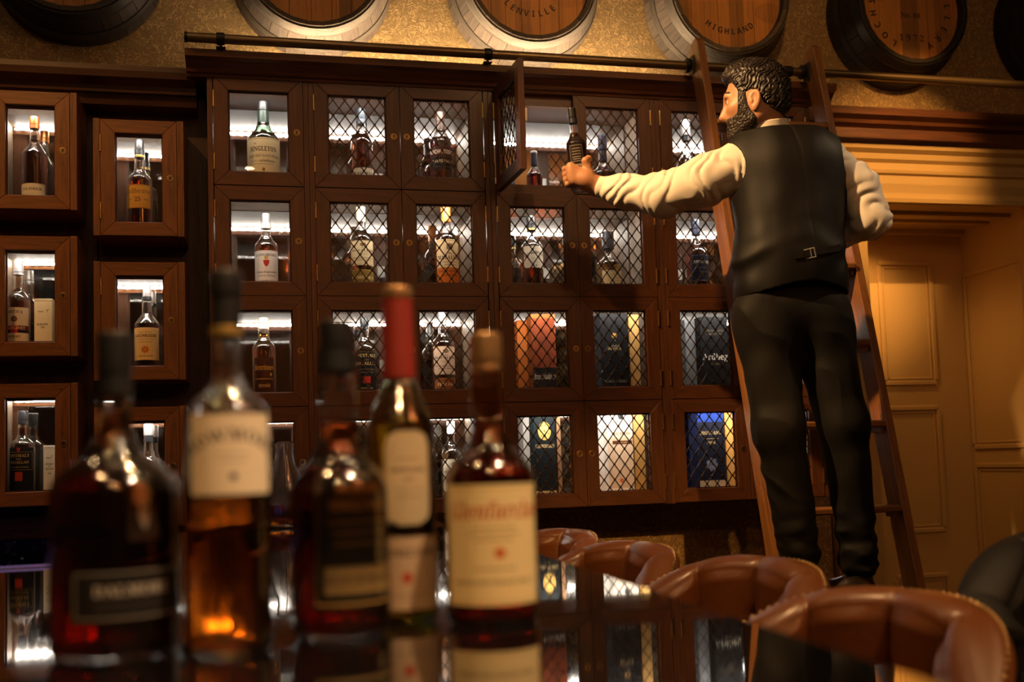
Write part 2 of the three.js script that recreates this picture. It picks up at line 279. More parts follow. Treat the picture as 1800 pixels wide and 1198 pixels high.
function makeDoor(parent, G, w, h, fw, wm, { x, y, hinge, lattice, open = 0 }) {
  const pivot = new THREE.Group(); pivot.name = 'door'; parent.add(pivot);
  const hx = hinge === 'l' ? -w / 2 : w / 2; pivot.position.set(x + hx, y, 0); pivot.rotation.y = hinge === 'l' ? -open : open;
  const o = (n, g, m, p = [0, 0, 0]) => part(n, g, m, pivot, [p[0] - hx, p[1], p[2]]);
  o('rail', G.top, wm); o('rail', G.bottom, wm); o('stile', G.left, wm); o('stile', G.right, wm); o('pane', G.pane, mPane, [0, 0, -0.017]); o('glazing_bead', G.beads, mCab);
  if (lattice) o('lattice', G.lattice, mBrassDark);
  const lx = hinge === 'l' ? w / 2 - fw * 0.46 : -w / 2 + fw * 0.46;
  o('lock_ring', lockGeo.ring, mLock, [lx, 0, 0]); o('lock_plate', lockGeo.plate, mLock, [lx, 0, 0.0002]); o('keyhole', lockGeo.hole, mBlackMetal, [lx, 0, 0.0002]); o('lock_body', lockGeo.body, mSteel, [lx, 0, -FD - 0.006]);
  for (const s of [-1, 1]) o('hinge', hingeGeo, mBrass, [hx, s * h * 0.29, 0.001]);
  return pivot;
}
function ledStrip(parent, x0, x1, y, wx, wy, wz) {
  // on the back of the lintel, shining into the cabinet
  const n = Math.round((x1 - x0) / 0.034), list = [];
  part('led_strip', new THREE.BoxGeometry(x1 - x0, 0.012, 0.004), mLedBase, parent, [(x0 + x1) / 2, y, -0.03]);
  for (let i = 0; i < n; i++) list.push(new THREE.BoxGeometry(0.016, 0.008, 0.003).translate(x0 + (i + 0.5) * (x1 - x0) / n, y, -0.0335));
  part('led_row', merged(list), mLed, parent);
  const l = new THREE.RectAreaLight(lin(1, 0.94, 0.86), LED_AREA, x1 - x0 - 0.02, 0.01); l.position.set((x0 + x1) / 2 + wx, y + wy, -0.038 + wz); l.rotation.set(-0.35, 0, 0); l.name = 'led_strip_light'; scene.add(l); // RectAreaLight looks along -z
}
const mainG = doorGeos(DW, DH, FW);
const unitDefs = [
  { x0: -0.245, x1: 0.1435, cols: [0], label: 'tall oak display cabinet with four plain glass doors at the left end of the bank' },
  { x0: 0.1435, x1: 0.877, cols: [1, 2], label: 'second oak cabinet of the bank, two columns of latticed doors all closed' },
  { x0: 0.877, x1: 1.6105, cols: [3, 4], label: 'oak display cabinet with latticed doors, its top left door standing open' },
  { x0: 1.6105, x1: 2.345, cols: [5, 6], label: 'oak display cabinet with latticed doors behind the ladder and the man' },
];
for (const u of unitDefs) {
  const t = thing('display_cabinet', u.label, 'cabinet', [0, 0, 0], 'bank of oak display cabinets');
  const yT = CY[0] + PITCH / 2 + 0.005, yB = CY[3] - PITCH / 2 - 0.003, cx = (u.x0 + u.x1) / 2, w = u.x1 - u.x0;
  for (const s of [u.x0 + 0.0105, u.x1 - 0.0105]) part('side_panel', slab(0.0206, yT - yB, 0.33, 0.002, 1), mCab, t, [s, (yT + yB) / 2, -0.1675]);
  const iw = w - 0.042;
  for (const s of [-1, 1]) part('lining', box(0.0015, yT - yB - 0.02, 0.29, 1), mCabIn, t, [cx + s * (iw / 2 - 0.0008), (yT + yB) / 2, -0.175]);
  part('back_panel', box(w, yT - yB, 0.01, 1), mCabIn, t, [cx, (yT + yB) / 2, BACKZ - 0.012]);
  for (let r = 0; r <= 4; r++) { // thick shelves; the outer ones are top and bottom
    const y = CY[0] + PITCH / 2 - r * PITCH, hi = r === 0 ? y + 0.005 : y + 0.0418, lo = r === 4 ? y - 0.003 : y - 0.018;
    part(r === 0 ? 'top_panel' : r === 4 ? 'base_panel' : 'shelf', slab(iw, hi - lo, 0.304, 0.002), r === 0 || r === 4 ? mCab : mCabIn, t, [cx, (hi + lo) / 2, -0.18]);
    part('shelf_edge', slab(iw, hi - lo, 0.002, 0.001), mCab, t, [cx, (hi + lo) / 2, -0.0275]);
  }
  for (let r = 0; r < 4; r++) {
    part('mirror_panel', new THREE.BoxGeometry(iw - 0.006, PITCH - 0.064, 0.004), mMirror, t, [cx, CY[r] + 0.012, BACKZ]);
    part('lintel', slab(iw, 0.036, 0.004, 0.001), mCab, t, [cx, CY[r] + 0.1818, -0.0275]);
    ledStrip(t, cx - iw / 2 + 0.004, cx + iw / 2 - 0.004, CY[r] + 0.188, 0, 0, -0.006);
    for (const c of u.cols) makeDoor(t, mainG, DW, DH, FW, mCab, { x: CX[c], y: CY[r], hinge: c === 0 || c % 2 === 1 ? 'l' : 'r', lattice: c > 0, open: c === 3 && r === 0 ? 1.5 : 0 });
  }
}
// cornice over the bank
{
  const t = thing('cabinet_cornice', 'long moulded oak cornice on top of the bank of cabinets', 'cornice');
  const prof = [[-0.34, 2.79], [0.005, 2.79], [0.008, 2.80], [0.02, 2.803], [0.026, 2.815], [0.055, 2.838], [0.075, 2.846], [0.08, 2.872], [-0.34, 2.872]];
  part('moulding', moulding(prof, 2.76), mCab, t, [-0.32, 0, 0]);
  part('frieze', slab(2.6, 0.03, 0.33, 0.002), mCab, t, [1.05, 2.8105, -0.17]);
}
{ // hidden strip on the cornice that lights the wallpaper from below
  const t = thing('uplight_strip', 'warm light strip lying on top of the cabinet cornice', 'light', [0.83, 2.872, -0.2]);
  part('channel', new RoundedBoxGeometry(1.78, 0.012, 0.03, 2, 0.003), mLedBase, t, [0, 0.006, 0]);
  part('diffuser', new RoundedBoxGeometry(1.76, 0.004, 0.018, 2, 0.0015), SM({ color: 0xffffff, emissive: lin(1, 0.74, 0.47), emissiveIntensity: 5 }), t, [0, 0.0135, 0]);
  const l = new THREE.RectAreaLight(lin(1, 0.74, 0.47), UPLIGHT, 1.74, 0.03); l.position.set(0.83, 2.872 + 0.018, -0.2); l.rotation.x = Math.PI / 2; l.name = 'uplight_strip_light'; scene.add(l);
}
// small staggered wall cabinets at the left
const sbW = 0.33, sbH = 0.454, sdW = 0.278, sdFW = 0.0525;
const smallG = doorGeos(sdW, sbH - 0.004, sdFW);
const sbX = [-0.8855, -0.499], sbTop = [[2.705, 2.152, 1.599], [2.61, 2.058, 1.505]];
const sbLabels = [['dark copper-capped bottle', 'cream carton and red-banded bottle', 'black bottle and white carton'], ['gold-labelled bottle marked 25', 'cream-labelled whisky bottle', 'dark bottle with a silver V mark']];
const sbY = (c, r) => sbTop[c][r] - sbH / 2, sbShelf = (c, r) => sbTop[c][r] - sbH + 0.034;
for (let c = 0; c < 2; c++) for (let r = 0; r < 3; r++) {
  const t = thing('wall_cabinet', `small glass-fronted oak wall cabinet holding the ${sbLabels[c][r]}`, 'cabinet', [sbX[c], sbY(c, r), 0], 'staggered small wall cabinets');
  for (const s of [-1, 1]) part('side_panel', slab(0.025, sbH, 0.2, 0.002, 1), mBoxWood, t, [s * (sbW / 2 - 0.0125), 0, -0.1]);
  for (const s of [-1, 1]) part(s > 0 ? 'top_panel' : 'base_panel', slab(sbW - 0.05, 0.03, 0.175, 0.002), mBoxWood, t, [0, s * (sbH / 2 - 0.016), -0.1135]);
  for (const s of [-1, 1]) part('lining', box(0.0015, sbH - 0.06, 0.16, 1), mCabIn, t, [s * (sbW / 2 - 0.0258), 0, -0.11]);
  part('lining', box(sbW - 0.05, 0.0015, 0.16), mCabIn, t, [0, sbH / 2 - 0.0318, -0.11]);
  part('mirror_panel', new THREE.BoxGeometry(sbW - 0.052, sbH - 0.062, 0.004), mMirror, t, [0, 0, -0.188]);
  part('back_panel', box(sbW - 0.05, sbH, 0.008, 1), mBoxWood, t, [0, 0, -0.196]);
  part('lintel', slab(sbW - 0.05, 0.034, 0.004, 0.001), mBoxWood, t, [0, sbH / 2 - 0.047, -0.0275]);
  ledStrip(t, -sbW / 2 + 0.03, sbW / 2 - 0.03, sbH / 2 - 0.042, sbX[c], sbY(c, r), 0);
  makeDoor(t, smallG, sdW, sbH - 0.004, sdFW, mBoxWood, { x: 0, y: 0, hinge: 'l', lattice: false });
}
// ---------------------------------------------------------------- printed labels
const SERIF = 'serif', SANS = 'sans-serif';
function printed(w, h, o) {
  return canvasTex(w, h, (x) => {
    x.fillStyle = o.bg; x.fillRect(0, 0, w, h);
    for (const b of o.bands || []) { x.fillStyle = b[2]; x.fillRect(0, b[0] * h, w, (b[1] - b[0]) * h); }
    if (o.border) { x.strokeStyle = o.border; x.lineWidth = w * 0.012; x.strokeRect(w * 0.04, h * 0.03, w * 0.92, h * 0.94); }
    if (o.draw) o.draw(x, w, h);
    x.textAlign = 'center'; x.textBaseline = 'middle';
    for (const [txt, cx, cy, size, col, font = SERIF, style = 'bold', arc = 0] of o.lines || []) {
      x.fillStyle = col; x.font = `${style} ${Math.round(size * h)}px ${font}`;
      if (!arc) { const tw = x.measureText(txt).width, k = Math.min(1, w * 0.94 / tw); x.save(); x.translate(cx * w, cy * h); x.scale(k, 1); x.fillText(txt, 0, 0); x.restore(); continue; }
      const chars = [...txt], R = arc * h; let tot = 0; const ws = chars.map((c) => { const q = x.measureText(c).width * 1.08; tot += q; return q; }); let a = -tot / 2 / R;
      chars.forEach((c, i) => { const m = a + ws[i] / 2 / R; x.save(); x.translate(cx * w + Math.sin(m) * R, cy * h + R - Math.cos(m) * R); x.rotate(m); x.fillText(c, 0, 0); x.restore(); a += ws[i] / R; });
    }
  });
}
const scrib = (col, rows) => (x, w, h) => { x.strokeStyle = col; x.lineWidth = h * 0.007; for (const [y, x0, x1] of rows) { x.beginPath(); for (let i = 0; i <= 26; i++) { const q = x0 + (x1 - x0) * i / 26; const yy = y + Math.sin(i * 2.3) * 0.009 + Math.sin(i * 1.1) * 0.006; i ? x.lineTo(q * w, yy * h) : x.moveTo(q * w, yy * h); } x.stroke(); } };
const both = (...f) => (x, w, h) => f.forEach((g) => g(x, w, h));
const emblem = (col, cx, cy, r) => (x, w, h) => { x.fillStyle = col; for (let i = 0; i < 7; i++) { const a = i * 0.9; x.beginPath(); x.ellipse((cx + Math.cos(a) * r * 0.55) * w, (cy + Math.sin(a) * r * 0.5 * w / h) * h, r * w * 0.42, r * w * 0.3, a, 0, 7); x.fill(); } };
const shield = (col, cx, cy, r) => (x, w, h) => { x.fillStyle = col; x.beginPath(); x.moveTo((cx - r) * w, cy * h - r * w); x.lineTo((cx + r) * w, cy * h - r * w); x.quadraticCurveTo((cx + r) * w, cy * h + r * w * 0.6, cx * w, cy * h + r * w * 1.3); x.quadraticCurveTo((cx - r) * w, cy * h + r * w * 0.6, (cx - r) * w, cy * h - r * w); x.fill(); };
const rectm = (col, x0, y0, x1, y1, lw = 0) => (x, w, h) => { if (lw) { x.strokeStyle = col; x.lineWidth = lw * h; x.strokeRect(x0 * w, y0 * h, (x1 - x0) * w, (y1 - y0) * h); } else { x.fillStyle = col; x.fillRect(x0 * w, y0 * h, (x1 - x0) * w, (y1 - y0) * h); } };
const disc = (col, cx, cy, r) => (x, w, h) => { x.fillStyle = col; x.beginPath(); x.arc(cx * w, cy * h, r * w, 0, 7); x.fill(); };
const ring = (col, cx, cy, r) => (x, w, h) => { x.strokeStyle = col; x.lineWidth = r * w * 0.35; x.beginPath(); x.arc(cx * w, cy * h, r * w, 0, 7); x.stroke(); };
const paperL = (tex) => PM({ map: tex, roughness: 0.75, specularIntensity: 0.4 });

// ---------------------------------------------------------------- bottles
const smooth = (t) => t * t * (3 - 2 * t);
function outline(s, d) { // outer profile from the base up to the lip; d insets it
  const { h, r } = s, nr = s.neck * r, pts = [], sh = s.sh * h, nb = s.nb * h, top = s.lip * h;
  pts.push([r * 0.55 - d, 0.006 + d], [r * 0.86 - d, 0.0005 + d], [r - 0.003 - d, 0.003 + d], [r - d, 0.009 + d]);
  for (let i = 1; i <= 4; i++) pts.push([r - d, 0.009 + (sh - 0.009) * i / 4]);
  for (let i = 1; i <= 14; i++) {
    const t = i / 14; let k;
    if (s.shape === 'round') k = t < 0.62 ? 1 - Math.sqrt(Math.max(0, 1 - (t / 0.62) ** 2)) * 0.72 - 0.28 * (1 - t / 0.62) : 0.72 + 0.28 * smooth((t - 0.62) / 0.38), k = t < 0.62 ? (1 - Math.cos(t / 0.62 * 1.35)) : 0.78 + 0.22 * smooth((t - 0.62) / 0.38);
    else if (s.shape === 'slope') k = 0.85 * t + 0.15 * smooth(t);
    else k = smooth(t);
    pts.push([r + (nr - r) * Math.min(1, k) - d, sh + (nb - sh) * t]);
  }
  const bulge = s.bulge || 0;
  for (let i = 1; i <= 6; i++) { const t = i / 6; pts.push([nr * (1 - 0.08 * t) + bulge * Math.sin(t * Math.PI) * nr - d, nb + (top - nb) * t]); }
  return pts;
}
function radiusAt(s, y) { const o = outline(s, 0); for (let i = 1; i < o.length; i++) if (o[i][1] >= y) { const [a, b] = [o[i - 1], o[i]]; return a[0] + (b[0] - a[0]) * (y - a[1]) / Math.max(1e-6, b[1] - a[1]); } return o[o.length - 1][0]; }
function buildBottle(t, s, seg = 40) {
  const th = s.th || 0.0026, out = outline(s, 0), inn = outline(s, th).map(([x, y], i) => [x, i < 4 ? y + 0.004 : y]);
  const shell = [[0, 0.008], ...out]; const topY = s.lip * s.h;
  const lipR = out[out.length - 1][0]; shell.push([lipR + 0.001, topY + 0.001], [lipR, topY + 0.003], [lipR - th, topY + 0.002]);
  for (let i = inn.length - 1; i >= 0; i--) shell.push([Math.max(inn[i][0], 0.001), inn[i][1]]); shell.push([0, inn[0][1] + 0.004]);
  part('glass', lathe(shell, seg), s.glass || mGlass, t);
  const fy = s.fill * s.h, lq = [[0, inn[0][1] + 0.0035]];
  for (const [x, y] of inn) { if (y > fy) break; lq.push([x + 0.0004, y]); }
  lq.push([radiusAt(s, fy) - th + 0.0004, fy], [0, fy]);
  part('liquid', lathe(lq, seg), s.liq, t);
  // stopper or capsule
  const c = s.cap, cr = (y) => radiusAt(s, Math.min(y, topY)) + 0.0011;
  if (c.y0 < s.lip) { const p = [[cr(c.y0 * s.h) - 0.0008, c.y0 * s.h], [cr(c.y0 * s.h), c.y0 * s.h + 0.001]]; for (let i = 1; i <= 5; i++) { const y = (c.y0 + (s.lip - c.y0) * i / 5) * s.h; p.push([cr(y), y]); } p.push([cr(topY) + 0.0002, topY + 0.003]); part(c.name || 'capsule', lathe(p, seg), c.mat, t); }
  const R = (c.r || s.neck * 1.05) * s.r, y0 = topY + 0.0032, y1 = s.h, b = Math.min(0.002, (y1 - y0) / 4);
  const top = [[0.001, y0 - 0.0006], [R - b, y0 - 0.0006], [R, y0 + b]]; if (c.ridge) for (let i = 1; i < 6; i++) { const y = y0 + (y1 - y0) * i / 6; top.push([R, y - 0.0008], [R - 0.0007, y], [R, y + 0.0008]); } top.push([R, y1 - b], [R - b, y1], [R * 0.6, y1 + 0.0004], [0, y1]);
  part(c.topName || 'stopper', lathe(top, seg), c.top || c.mat, t);
  if (c.band) part('neck_band', lathe([[cr(c.y0 * s.h) + 0.0003, c.y0 * s.h + 0.002], [cr(c.y0 * s.h) + 0.0006, c.y0 * s.h + 0.003], [cr((c.y0 + 0.02) * s.h) + 0.0006, (c.y0 + 0.02) * s.h + 0.003], [cr((c.y0 + 0.02) * s.h) + 0.0003, (c.y0 + 0.02) * s.h + 0.004]], seg), c.band, t);
  for (const L of s.labels || []) {
    const y0 = L.y0 * s.h, y1 = L.y1 * s.h, arc = L.arc, turn = L.turn || 0, e = L.e || 0.0007;
    const g = new THREE.CylinderGeometry(radiusAt(s, y1) + e, radiusAt(s, y0) + e, y1 - y0, 28, L.oval ? 24 : 4, true, turn - arc / 2, arc);
    if (L.oval) { const p = g.attributes.position, u = g.attributes.uv; for (let i = 0; i < p.count; i++) { const v = u.getY(i), k = Math.sqrt(1 - 0.8 * (2 * v - 1) ** 8), y = y0 + v * (y1 - y0), a = turn + (u.getX(i) - 0.5) * arc * k, rad = radiusAt(s, y) + e; p.setXYZ(i, Math.sin(a) * rad, p.getY(i), Math.cos(a) * rad); u.setX(i, 0.5 + (u.getX(i) - 0.5) * k); } g.computeVertexNormals(); }
    part(L.name || 'label', g, L.mat, t, [0, (y0 + y1) / 2, 0]);
  }
}
const CAPS = { black: plastic(0.012, 0.012, 0.014), navy: plastic(0.008, 0.012, 0.035), blueGrey: plastic(0.025, 0.04, 0.06), white: plastic(0.6, 0.58, 0.54), silver: foil(0.7, 0.7, 0.7), copper: foil(0.6, 0.22, 0.07), gold: foil(0.75, 0.5, 0.16), orange: plastic(0.8, 0.25, 0.03), cream: plastic(0.75, 0.62, 0.4), red: plastic(0.28, 0.028, 0.018), green: plastic(0.015, 0.04, 0.025), brown: plastic(0.07, 0.03, 0.015), tan: foil(0.62, 0.36, 0.16) };
// a bottle in a cabinet: place and size follow from where its top and middle lie
const STD = { sh: 0.62, nb: 0.78, neck: 0.36, lip: 0.9, fill: 0.74, shape: 'round', th: 0.0024 };
function cabBottle(label, shelfY, z, px, pyTop, halfPx, spec, group) {
  const p = onZ(px, pyTop, z), e = onZ(px + halfPx, pyTop, z); const h = Math.min(0.37, p.y - shelfY), r = e.x - p.x;
  const t = thing('whisky_bottle', label, 'bottle', [p.x, shelfY + 0.0005, z], group);
  t.rotation.y = -Math.atan2(p.x, 4.1 - z) * -0.55;
  buildBottle(t, { ...STD, ...spec, h, r }, 32); return t;
}
const big = (r) => shelfTop(r);
const WHITE = '#e9e2d2', CREAM = '#e8cf98', INK = '#2b1d14';
const mac = (bg, low) => paperL(printed(256, 320, { bg, border: '#a98b55', bands: low ? [[0.62, 0.98, low]] : [], draw: both(emblem('#7a6040', 0.5, 0.17, 0.12), scrib('#6b543a', [[0.5, 0.25, 0.75], [0.56, 0.3, 0.7]])), lines: [['The', 0.5, 0.31, 0.06, INK], ['MACALLAN', 0.5, 0.4, 0.115, INK], ['HIGHLAND SINGLE MALT', 0.5, 0.7, 0.05, '#4a3220'], ['SCOTCH WHISKY', 0.5, 0.79, 0.05, '#4a3220']] }));
// ---- column of plain glass doors
cabBottle('squat green glass bottle with a wide cream label, top shelf of the plain glass cabinet', big(0), -0.15, 462, 180, 29, { sh: 0.5, nb: 0.76, neck: 0.34, lip: 0.88, fill: 0.6, glass: mGreenGlass, liq: LIQ.olive, cap: { y0: 0.74, mat: CAPS.green, top: CAPS.black, r: 0.36 }, labels: [{ y0: 0.07, y1: 0.52, arc: 2.7, mat: paperL(printed(512, 320, { bg: '#e3d2a4', border: '#b79a5a', draw: both(scrib('#5a4630', [[0.62, 0.2, 0.8], [0.7, 0.28, 0.72]]), disc('#8a6a3a', 0.5, 0.85, 0.03)), lines: [['The', 0.3, 0.16, 0.07, INK, SERIF, 'italic'], ['SINGLETON', 0.5, 0.3, 0.17, INK], ['Single Malt Scotch Whisky', 0.5, 0.48, 0.1, INK, SERIF, 'italic'], ['of Dufftown', 0.58, 0.62, 0.09, INK, SERIF, 'italic']] })) }] });
cabBottle('bottle with a white label and red crest, second shelf of the plain glass cabinet', big(1), -0.15, 467, 376, 20.5, { sh: 0.56, nb: 0.72, neck: 0.44, lip: 0.87, fill: 0.7, bulge: 0.1, liq: LIQ.amber, cap: { y0: 0.8, mat: CAPS.white, top: CAPS.silver, r: 0.38 }, labels: [{ y0: 0.03, y1: 0.5, arc: 2.6, mat: paperL(printed(320, 400, { bg: '#efe9df', border: '#cbbfa8', draw: both(shield('#b8301f', 0.5, 0.34, 0.1), emblem('#c9a24a', 0.5, 0.2, 0.08), scrib('#444', [[0.6, 0.2, 0.8]])), lines: [['LONGMORN', 0.5, 0.12, 0.1, '#2a1a12'], ['Finest Single Malt', 0.5, 0.58, 0.07, INK, SERIF, 'italic'], ['Scotch Whisky', 0.5, 0.68, 0.07, INK, SERIF, 'italic'], ['15 YEARS OLD', 0.5, 0.82, 0.05, INK]] })) }] });
cabBottle('amber bottle with gold script on bare glass, third shelf of the plain glass cabinet', big(2), -0.15, 463, 559, 20.5, { sh: 0.62, nb: 0.76, neck: 0.46, lip: 0.88, fill: 0.8, bulge: 0.1, liq: LIQ.amber, cap: { y0: 0.86, mat: CAPS.cream, r: 0.42 }, labels: [{ y0: 0.08, y1: 0.5, arc: 1.9, mat: SM({ map: printed(320, 320, { bg: '#3a1604', lines: [['Benrinnes', 0.5, 0.3, 0.2, '#d99a3c', SERIF, 'italic'], ['Speyside', 0.5, 0.82, 0.13, '#d9a85c', SERIF, 'italic']], draw: both(rectm('#b5802e', 0.05, 0.62, 0.95, 0.64), disc('#c08a34', 0.82, 0.5, 0.05)) }), roughness: 0.3 }) }] });
// ---- second unit
const talLab = (w) => paperL(printed(320, 220, { bg: '#d9d0b8', border: '#9a8a62', draw: scrib('#5a4a32', [[0.6, 0.2, 0.8], [0.75, 0.25, 0.75]]), lines: [[w, 0.5, 0.32, 0.2, INK]] }));
cabBottle('dark bottle with a bluish cap and low cream label, top shelf of the second cabinet', big(0), -0.16, 635, 192, 18.5, { sh: 0.56, nb: 0.73, neck: 0.5, lip: 0.86, fill: 0.71, bulge: 0.06, liq: LIQ.deep, cap: { y0: 0.8, mat: CAPS.blueGrey, r: 0.44 }, labels: [{ y0: 0.02, y1: 0.23, arc: 2.7, mat: talLab('TALISKER') }] });
cabBottle('pale gold whisky bottle with an oblong cream label, second shelf of the second cabinet', big(1), -0.15, 634, 364, 20, { sh: 0.6, nb: 0.77, neck: 0.4, lip: 0.88, fill: 0.72, liq: LIQ.gold, cap: { y0: 0.82, mat: CAPS.cream, r: 0.4 }, labels: [{ y0: 0.29, y1: 0.58, arc: 2.5, mat: mac('#e4cfa0') }, { y0: 0.06, y1: 0.24, arc: 2.3, mat: paperL(printed(256, 128, { bg: '#8c7334', border: '#d2b25c', lines: [['SHERRY OAK 12', 0.5, 0.5, 0.26, '#f0dca0']] })) }] });
cabBottle('black-labelled bottle with a small red square under the name, third shelf of the second cabinet', big(2), -0.15, 640, 560, 18.5, { sh: 0.6, nb: 0.77, neck: 0.4, lip: 0.89, fill: 0.76, liq: LIQ.amber, cap: { y0: 0.86, mat: CAPS.black, r: 0.42 }, labels: [{ y0: 0.05, y1: 0.58, arc: 2.6, mat: paperL(printed(256, 380, { bg: '#0c0908', border: '#8a6a36', draw: both(rectm('#b32a18', 0.36, 0.62, 0.64, 0.78), scrib('#a98b55', [[0.45, 0.2, 0.8], [0.52, 0.25, 0.75]])), lines: [['SPEYMALT', 0.5, 0.12, 0.1, '#c9a766'], ['from', 0.5, 0.22, 0.05, '#c9a766', SERIF, 'italic'], ['MACALLAN', 0.5, 0.31, 0.1, '#c9a766'], ['DISTILLERY', 0.5, 0.9, 0.05, '#c9a766']] })) }] });
cabBottle('red-tinted bottle printed in pale capitals across a black band, top shelf of the second cabinet', big(0), -0.15, 773, 198, 20, { sh: 0.6, nb: 0.76, neck: 0.4, lip: 0.86, fill: 0.66, liq: LIQ.red, shape: 'slope', cap: { y0: 0.76, mat: CAPS.brown, top: CAPS.brown, r: 0.42 }, labels: [{ y0: 0.22, y1: 0.52, arc: 2.6, mat: SM({ map: printed(400, 300, { bg: '#3b0d06', bands: [[0.44, 0.96, '#0d0908']], draw: scrib('#b89c7a', [[0.86, 0.2, 0.8]]), lines: [['AUCHENTOSHAN', 0.5, 0.22, 0.24, '#ecd3ae', SANS], ['THREE WOOD', 0.5, 0.62, 0.17, '#d8c09a', SANS]] }), roughness: 0.35 }) }] });
cabBottle('bottle with an orange capsule and cream label over orange, second shelf of the second cabinet', big(1), -0.14, 783, 357, 20, { sh: 0.58, nb: 0.76, neck: 0.4, lip: 0.9, fill: 0.66, liq: LIQ.amber, cap: { y0: 0.8, mat: CAPS.orange, r: 0.42 }, labels: [{ y0: 0.06, y1: 0.58, arc: 2.6, mat: mac('#e6c796', '#cf6a1c') }] });
cabBottle('amber bottle with a silver stopper and pinkish label, third shelf of the second cabinet', big(2), -0.15, 777, 547, 19.5, { sh: 0.6, nb: 0.74, neck: 0.4, lip: 0.86, fill: 0.72, liq: LIQ.amber, cap: { y0: 0.83, mat: CAPS.silver, r: 0.36 }, labels: [{ y0: 0.24, y1: 0.57, arc: 2.5, mat: mac('#d9b89a') }, { y0: 0.05, y1: 0.2, arc: 2.3, mat: paperL(printed(256, 128, { bg: '#8a4c22', border: '#c8904e', lines: [['FINE OAK', 0.5, 0.5, 0.3, '#f0d4a0']] })) }] });
cabBottle('pale whisky bottle with a white label, bottom shelf of the second cabinet', big(3), -0.15, 792, 740, 18, { sh: 0.58, nb: 0.76, neck: 0.4, lip: 0.88, fill: 0.72, liq: LIQ.pale, cap: { y0: 0.84, mat: CAPS.white, r: 0.4 }, labels: [{ y0: 0.12, y1: 0.52, arc: 2.4, mat: mac('#eadfc6') }] });
// ---- third unit
cabBottle('small bottle of red liquid with a dark neck, behind the open lattice door', big(0), -0.12, 938, 266, 13.5, { sh: 0.36, nb: 0.6, neck: 0.4, lip: 0.92, fill: 0.55, liq: LIQ.red, cap: { y0: 0.62, mat: CAPS.navy, top: CAPS.white, r: 0.44 }, labels: [] });
cabBottle('bulbous decanter bottle with a tall navy stopper, top shelf beside the open door', big(0), -0.13, 1058, 238, 23, { sh: 0.3, nb: 0.5, neck: 0.3, lip: 0.72, fill: 0.44, liq: LIQ.deep, cap: { y0: 0.54, mat: CAPS.navy, r: 0.34, ridge: true }, labels: [] });
cabBottle('bottle with a white arched label and black cap in the cabinet with the open door', big(1), -0.14, 933, 380, 18, { sh: 0.58, nb: 0.74, neck: 0.42, lip: 0.87, fill: 0.52, liq: LIQ.deep, cap: { y0: 0.8, mat: CAPS.black, band: CAPS.gold, r: 0.44 }, labels: [{ y0: 0.3, y1: 0.58, arc: 2.5, mat: paperL(printed(320, 300, { bg: '#efe0c6', draw: both(scrib('#806a50', [[0.55, 0.3, 0.7], [0.64, 0.35, 0.65], [0.74, 0.36, 0.64]]), disc('#5a4a3a', 0.5, 0.9, 0.03)), lines: [['BOWMORE', 0.5, 0.3, 0.18, INK, SERIF, 'bold', 0.75]] })) }] });
cabBottle('round bottle of pale spirit with a black ball stopper in the open door cabinet', big(1), -0.14, 1068, 408, 20, { sh: 0.46, nb: 0.62, neck: 0.34, lip: 0.7, fill: 0.5, liq: LIQ.pale, cap: { y0: 0.68, mat: CAPS.black, r: 0.5 }, labels: [{ y0: 0.1, y1: 0.34, arc: 2.2, mat: paperL(printed(256, 200, { bg: '#d7b98a', border: '#8a6a3a', draw: scrib('#5a4020', [[0.3, 0.2, 0.8], [0.5, 0.25, 0.75], [0.7, 0.2, 0.8]]) })) }] });
// ---- fourth unit
cabBottle('sloping decanter bottle with a silver stopper, top left of the cabinet behind the ladder', big(0), -0.14, 1204, 212, 19, { sh: 0.36, nb: 0.58, neck: 0.32, lip: 0.78, fill: 0.5, liq: LIQ.gold, shape: 'slope', cap: { y0: 0.72, mat: CAPS.black, top: CAPS.silver, r: 0.42 }, labels: [] });
cabBottle('whisky bottle with a dark navy label and pale neck, second shelf of the ladder cabinet', big(1), -0.14, 1222, 386, 18, { sh: 0.52, nb: 0.72, neck: 0.4, lip: 0.86, fill: 0.66, liq: LIQ.deep, cap: { y0: 0.78, mat: CAPS.navy, r: 0.42 }, labels: [{ y0: 0.14, y1: 0.5, arc: 2.5, mat: paperL(printed(256, 256, { bg: '#141a2c', border: '#7a8098', draw: scrib('#9aa0b8', [[0.5, 0.2, 0.8], [0.65, 0.3, 0.7]]), lines: [['ABERLOUR', 0.5, 0.28, 0.14, '#cfc6a8']] })) }] });
